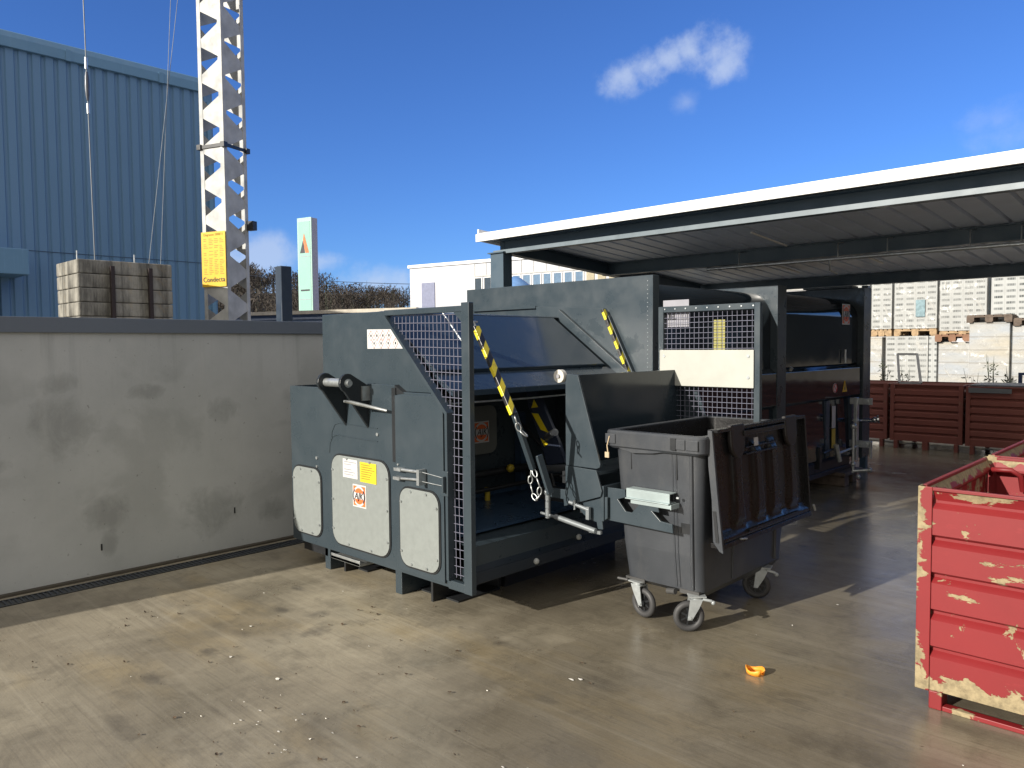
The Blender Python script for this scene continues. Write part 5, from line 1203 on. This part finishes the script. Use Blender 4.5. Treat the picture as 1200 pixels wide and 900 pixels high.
# weeds beyond the crates
random.seed(21)
for x, y, h, lab in ((-4.75, 14.6, 1.55, 'tall weed behind the crates beside the container end'), (-4.45, 14.7, 1.30, 'small weed between the container end and the leaning frame'), (-3.35, 14.6, 1.28, 'low weed behind the crates left of the tall dark weed'), (-3.08, 14.8, 1.55, 'tallest dark weed in front of the cream packs'), (-2.82, 14.6, 1.32, 'bushy weed in front of the cream packs right of the tallest weed'), (-2.62, 14.6, 1.26, 'low weed near the right edge of the photo')):
    t = thing('weed', lab, 'plant', (x, y, 0), 0, 'weeds behind the dark red crates')
    ms_ = MB(); ml = MB()
    for _ in range(4):
        p = Vector((0, 0, 0)); d = Vector((random.uniform(-.06, .06), random.uniform(-.06, .06), 1)).normalized(); pts = [p]
        hh = h*random.uniform(.82, 1.)
        for k in range(7): p = p+d*hh/7; d = (d+Vector((random.uniform(-.08, .08), random.uniform(-.08, .08), .1))).normalized(); pts.append(p)
        ms_.tube(pts, [.006]*6+[.004, .002], 4)
        for _2 in range(26):
            k = random.uniform(3.6, 7); c0 = pts[min(7, int(k))]; d2 = Vector((random.uniform(-1, 1), random.uniform(-1, 1), random.uniform(-.3, .8))).normalized()*random.uniform(.02, .055); s2 = d2.orthogonal().normalized()*.012
            c1 = c0+d2*.8; ml.add([c1, c1+d2*.6+s2, c1+d2*1.3, c1+d2*.6-s2], [(0, 1, 2, 3)])
    obj('stem', ms_, WEED, t); obj('leaves', ml, WEED, t)
m = MB(); m.box(-2.66, -2.61, 14.3, 14.35, 0, 1.16); m.box(-2.66, -2.2, 14.3, 14.35, 1.16, 1.2); tag(obj('blue_rail', m, simple('blue_rail', (.03, .05, .12), .4), loc=(-2.5, 14.3, 0)), 'dark blue rail behind the rightmost dark red crate', 'rail')

# ================================================================== SMALL DEBRIS
m = MB(); pts = []; 
for k in range(15): a_ = R(20+k*22); pts.append((.034*math.cos(a_)*1.35, .034*math.sin(a_), .016+.006*math.sin(a_*2)))
n = len(pts); vs = [(p[0], p[1], .002) for p in pts]+[(p[0]*1.12, p[1]*1.12, .030+.008*math.sin(i)) for i, p in enumerate(pts)]
m.add(vs, [(i, i+1, i+1+n, i+n) for i in range(n-1)], True); m.add([(p[0]*.95, p[1]*.95, .003) for p in pts[:9]], [tuple(range(9))])
o = obj('orange_peel', m, PEEL); o.location = (-1.796, 3.646, 0); sm_ = o.modifiers.new('s', 'SOLIDIFY'); sm_.thickness = .004; tag(o, 'curled piece of orange peel lying on the wet concrete', 'peel')
random.seed(11)
ml = MB(); mc = MB()
def leaf(m, x, y, s_, rot, flat=.004):
    n = 7; pts = []
    for k in range(n): a_ = 2*PI*k/n; rr2 = s_*(1 if k % 2 else .6)*random.uniform(.7, 1.2); pts.append((x+math.cos(a_+rot)*rr2*1.5, y+math.sin(a_+rot)*rr2*.7, .003+random.uniform(0, flat)))
    m.add(pts, [tuple(range(n))])
for _ in range(230):
    # scattered over the near yard, thicker near the wall
    x = random.uniform(-5.9, 1.0); y = random.uniform(.7, 6.5)
    if random.random() < .5: x = random.uniform(-5.6, -2.2); y = random.uniform(1., 3.2)
    leaf(ml, x, y, random.choice((.003, .004, .005, .006, .008, .013)), random.uniform(0, 6), .008)
tag(obj('leaf_litter', ml, LEAFB), 'tiny dead leaves and dark scraps scattered on the concrete yard', 'leaf litter', kind='stuff')
for _ in range(80):
    x = random.uniform(-5.6, .2); y = random.uniform(.8, 5.5)
    if random.random() < .35: x = random.gauss(-3.0, .35); y = random.gauss(1.7, .12)
    leaf(mc, x, y, random.choice((.003, .004, .005, .008)), random.uniform(0, 6), .004)
for x, y in ((-3.55, 1.93), (-2.44, 2.95), (-2.41, 2.98), (-4.0, 1.9), (-4.35, 2.2)): leaf(mc, x, y, .014, .6, .004)
tag(obj('crumbs', mc, simple('white_crumb', (.72, .70, .64), .7)), 'tiny white crumbs and paint flakes scattered on the concrete yard', 'crumbs', kind='stuff')

S.render.engine = 'CYCLES'
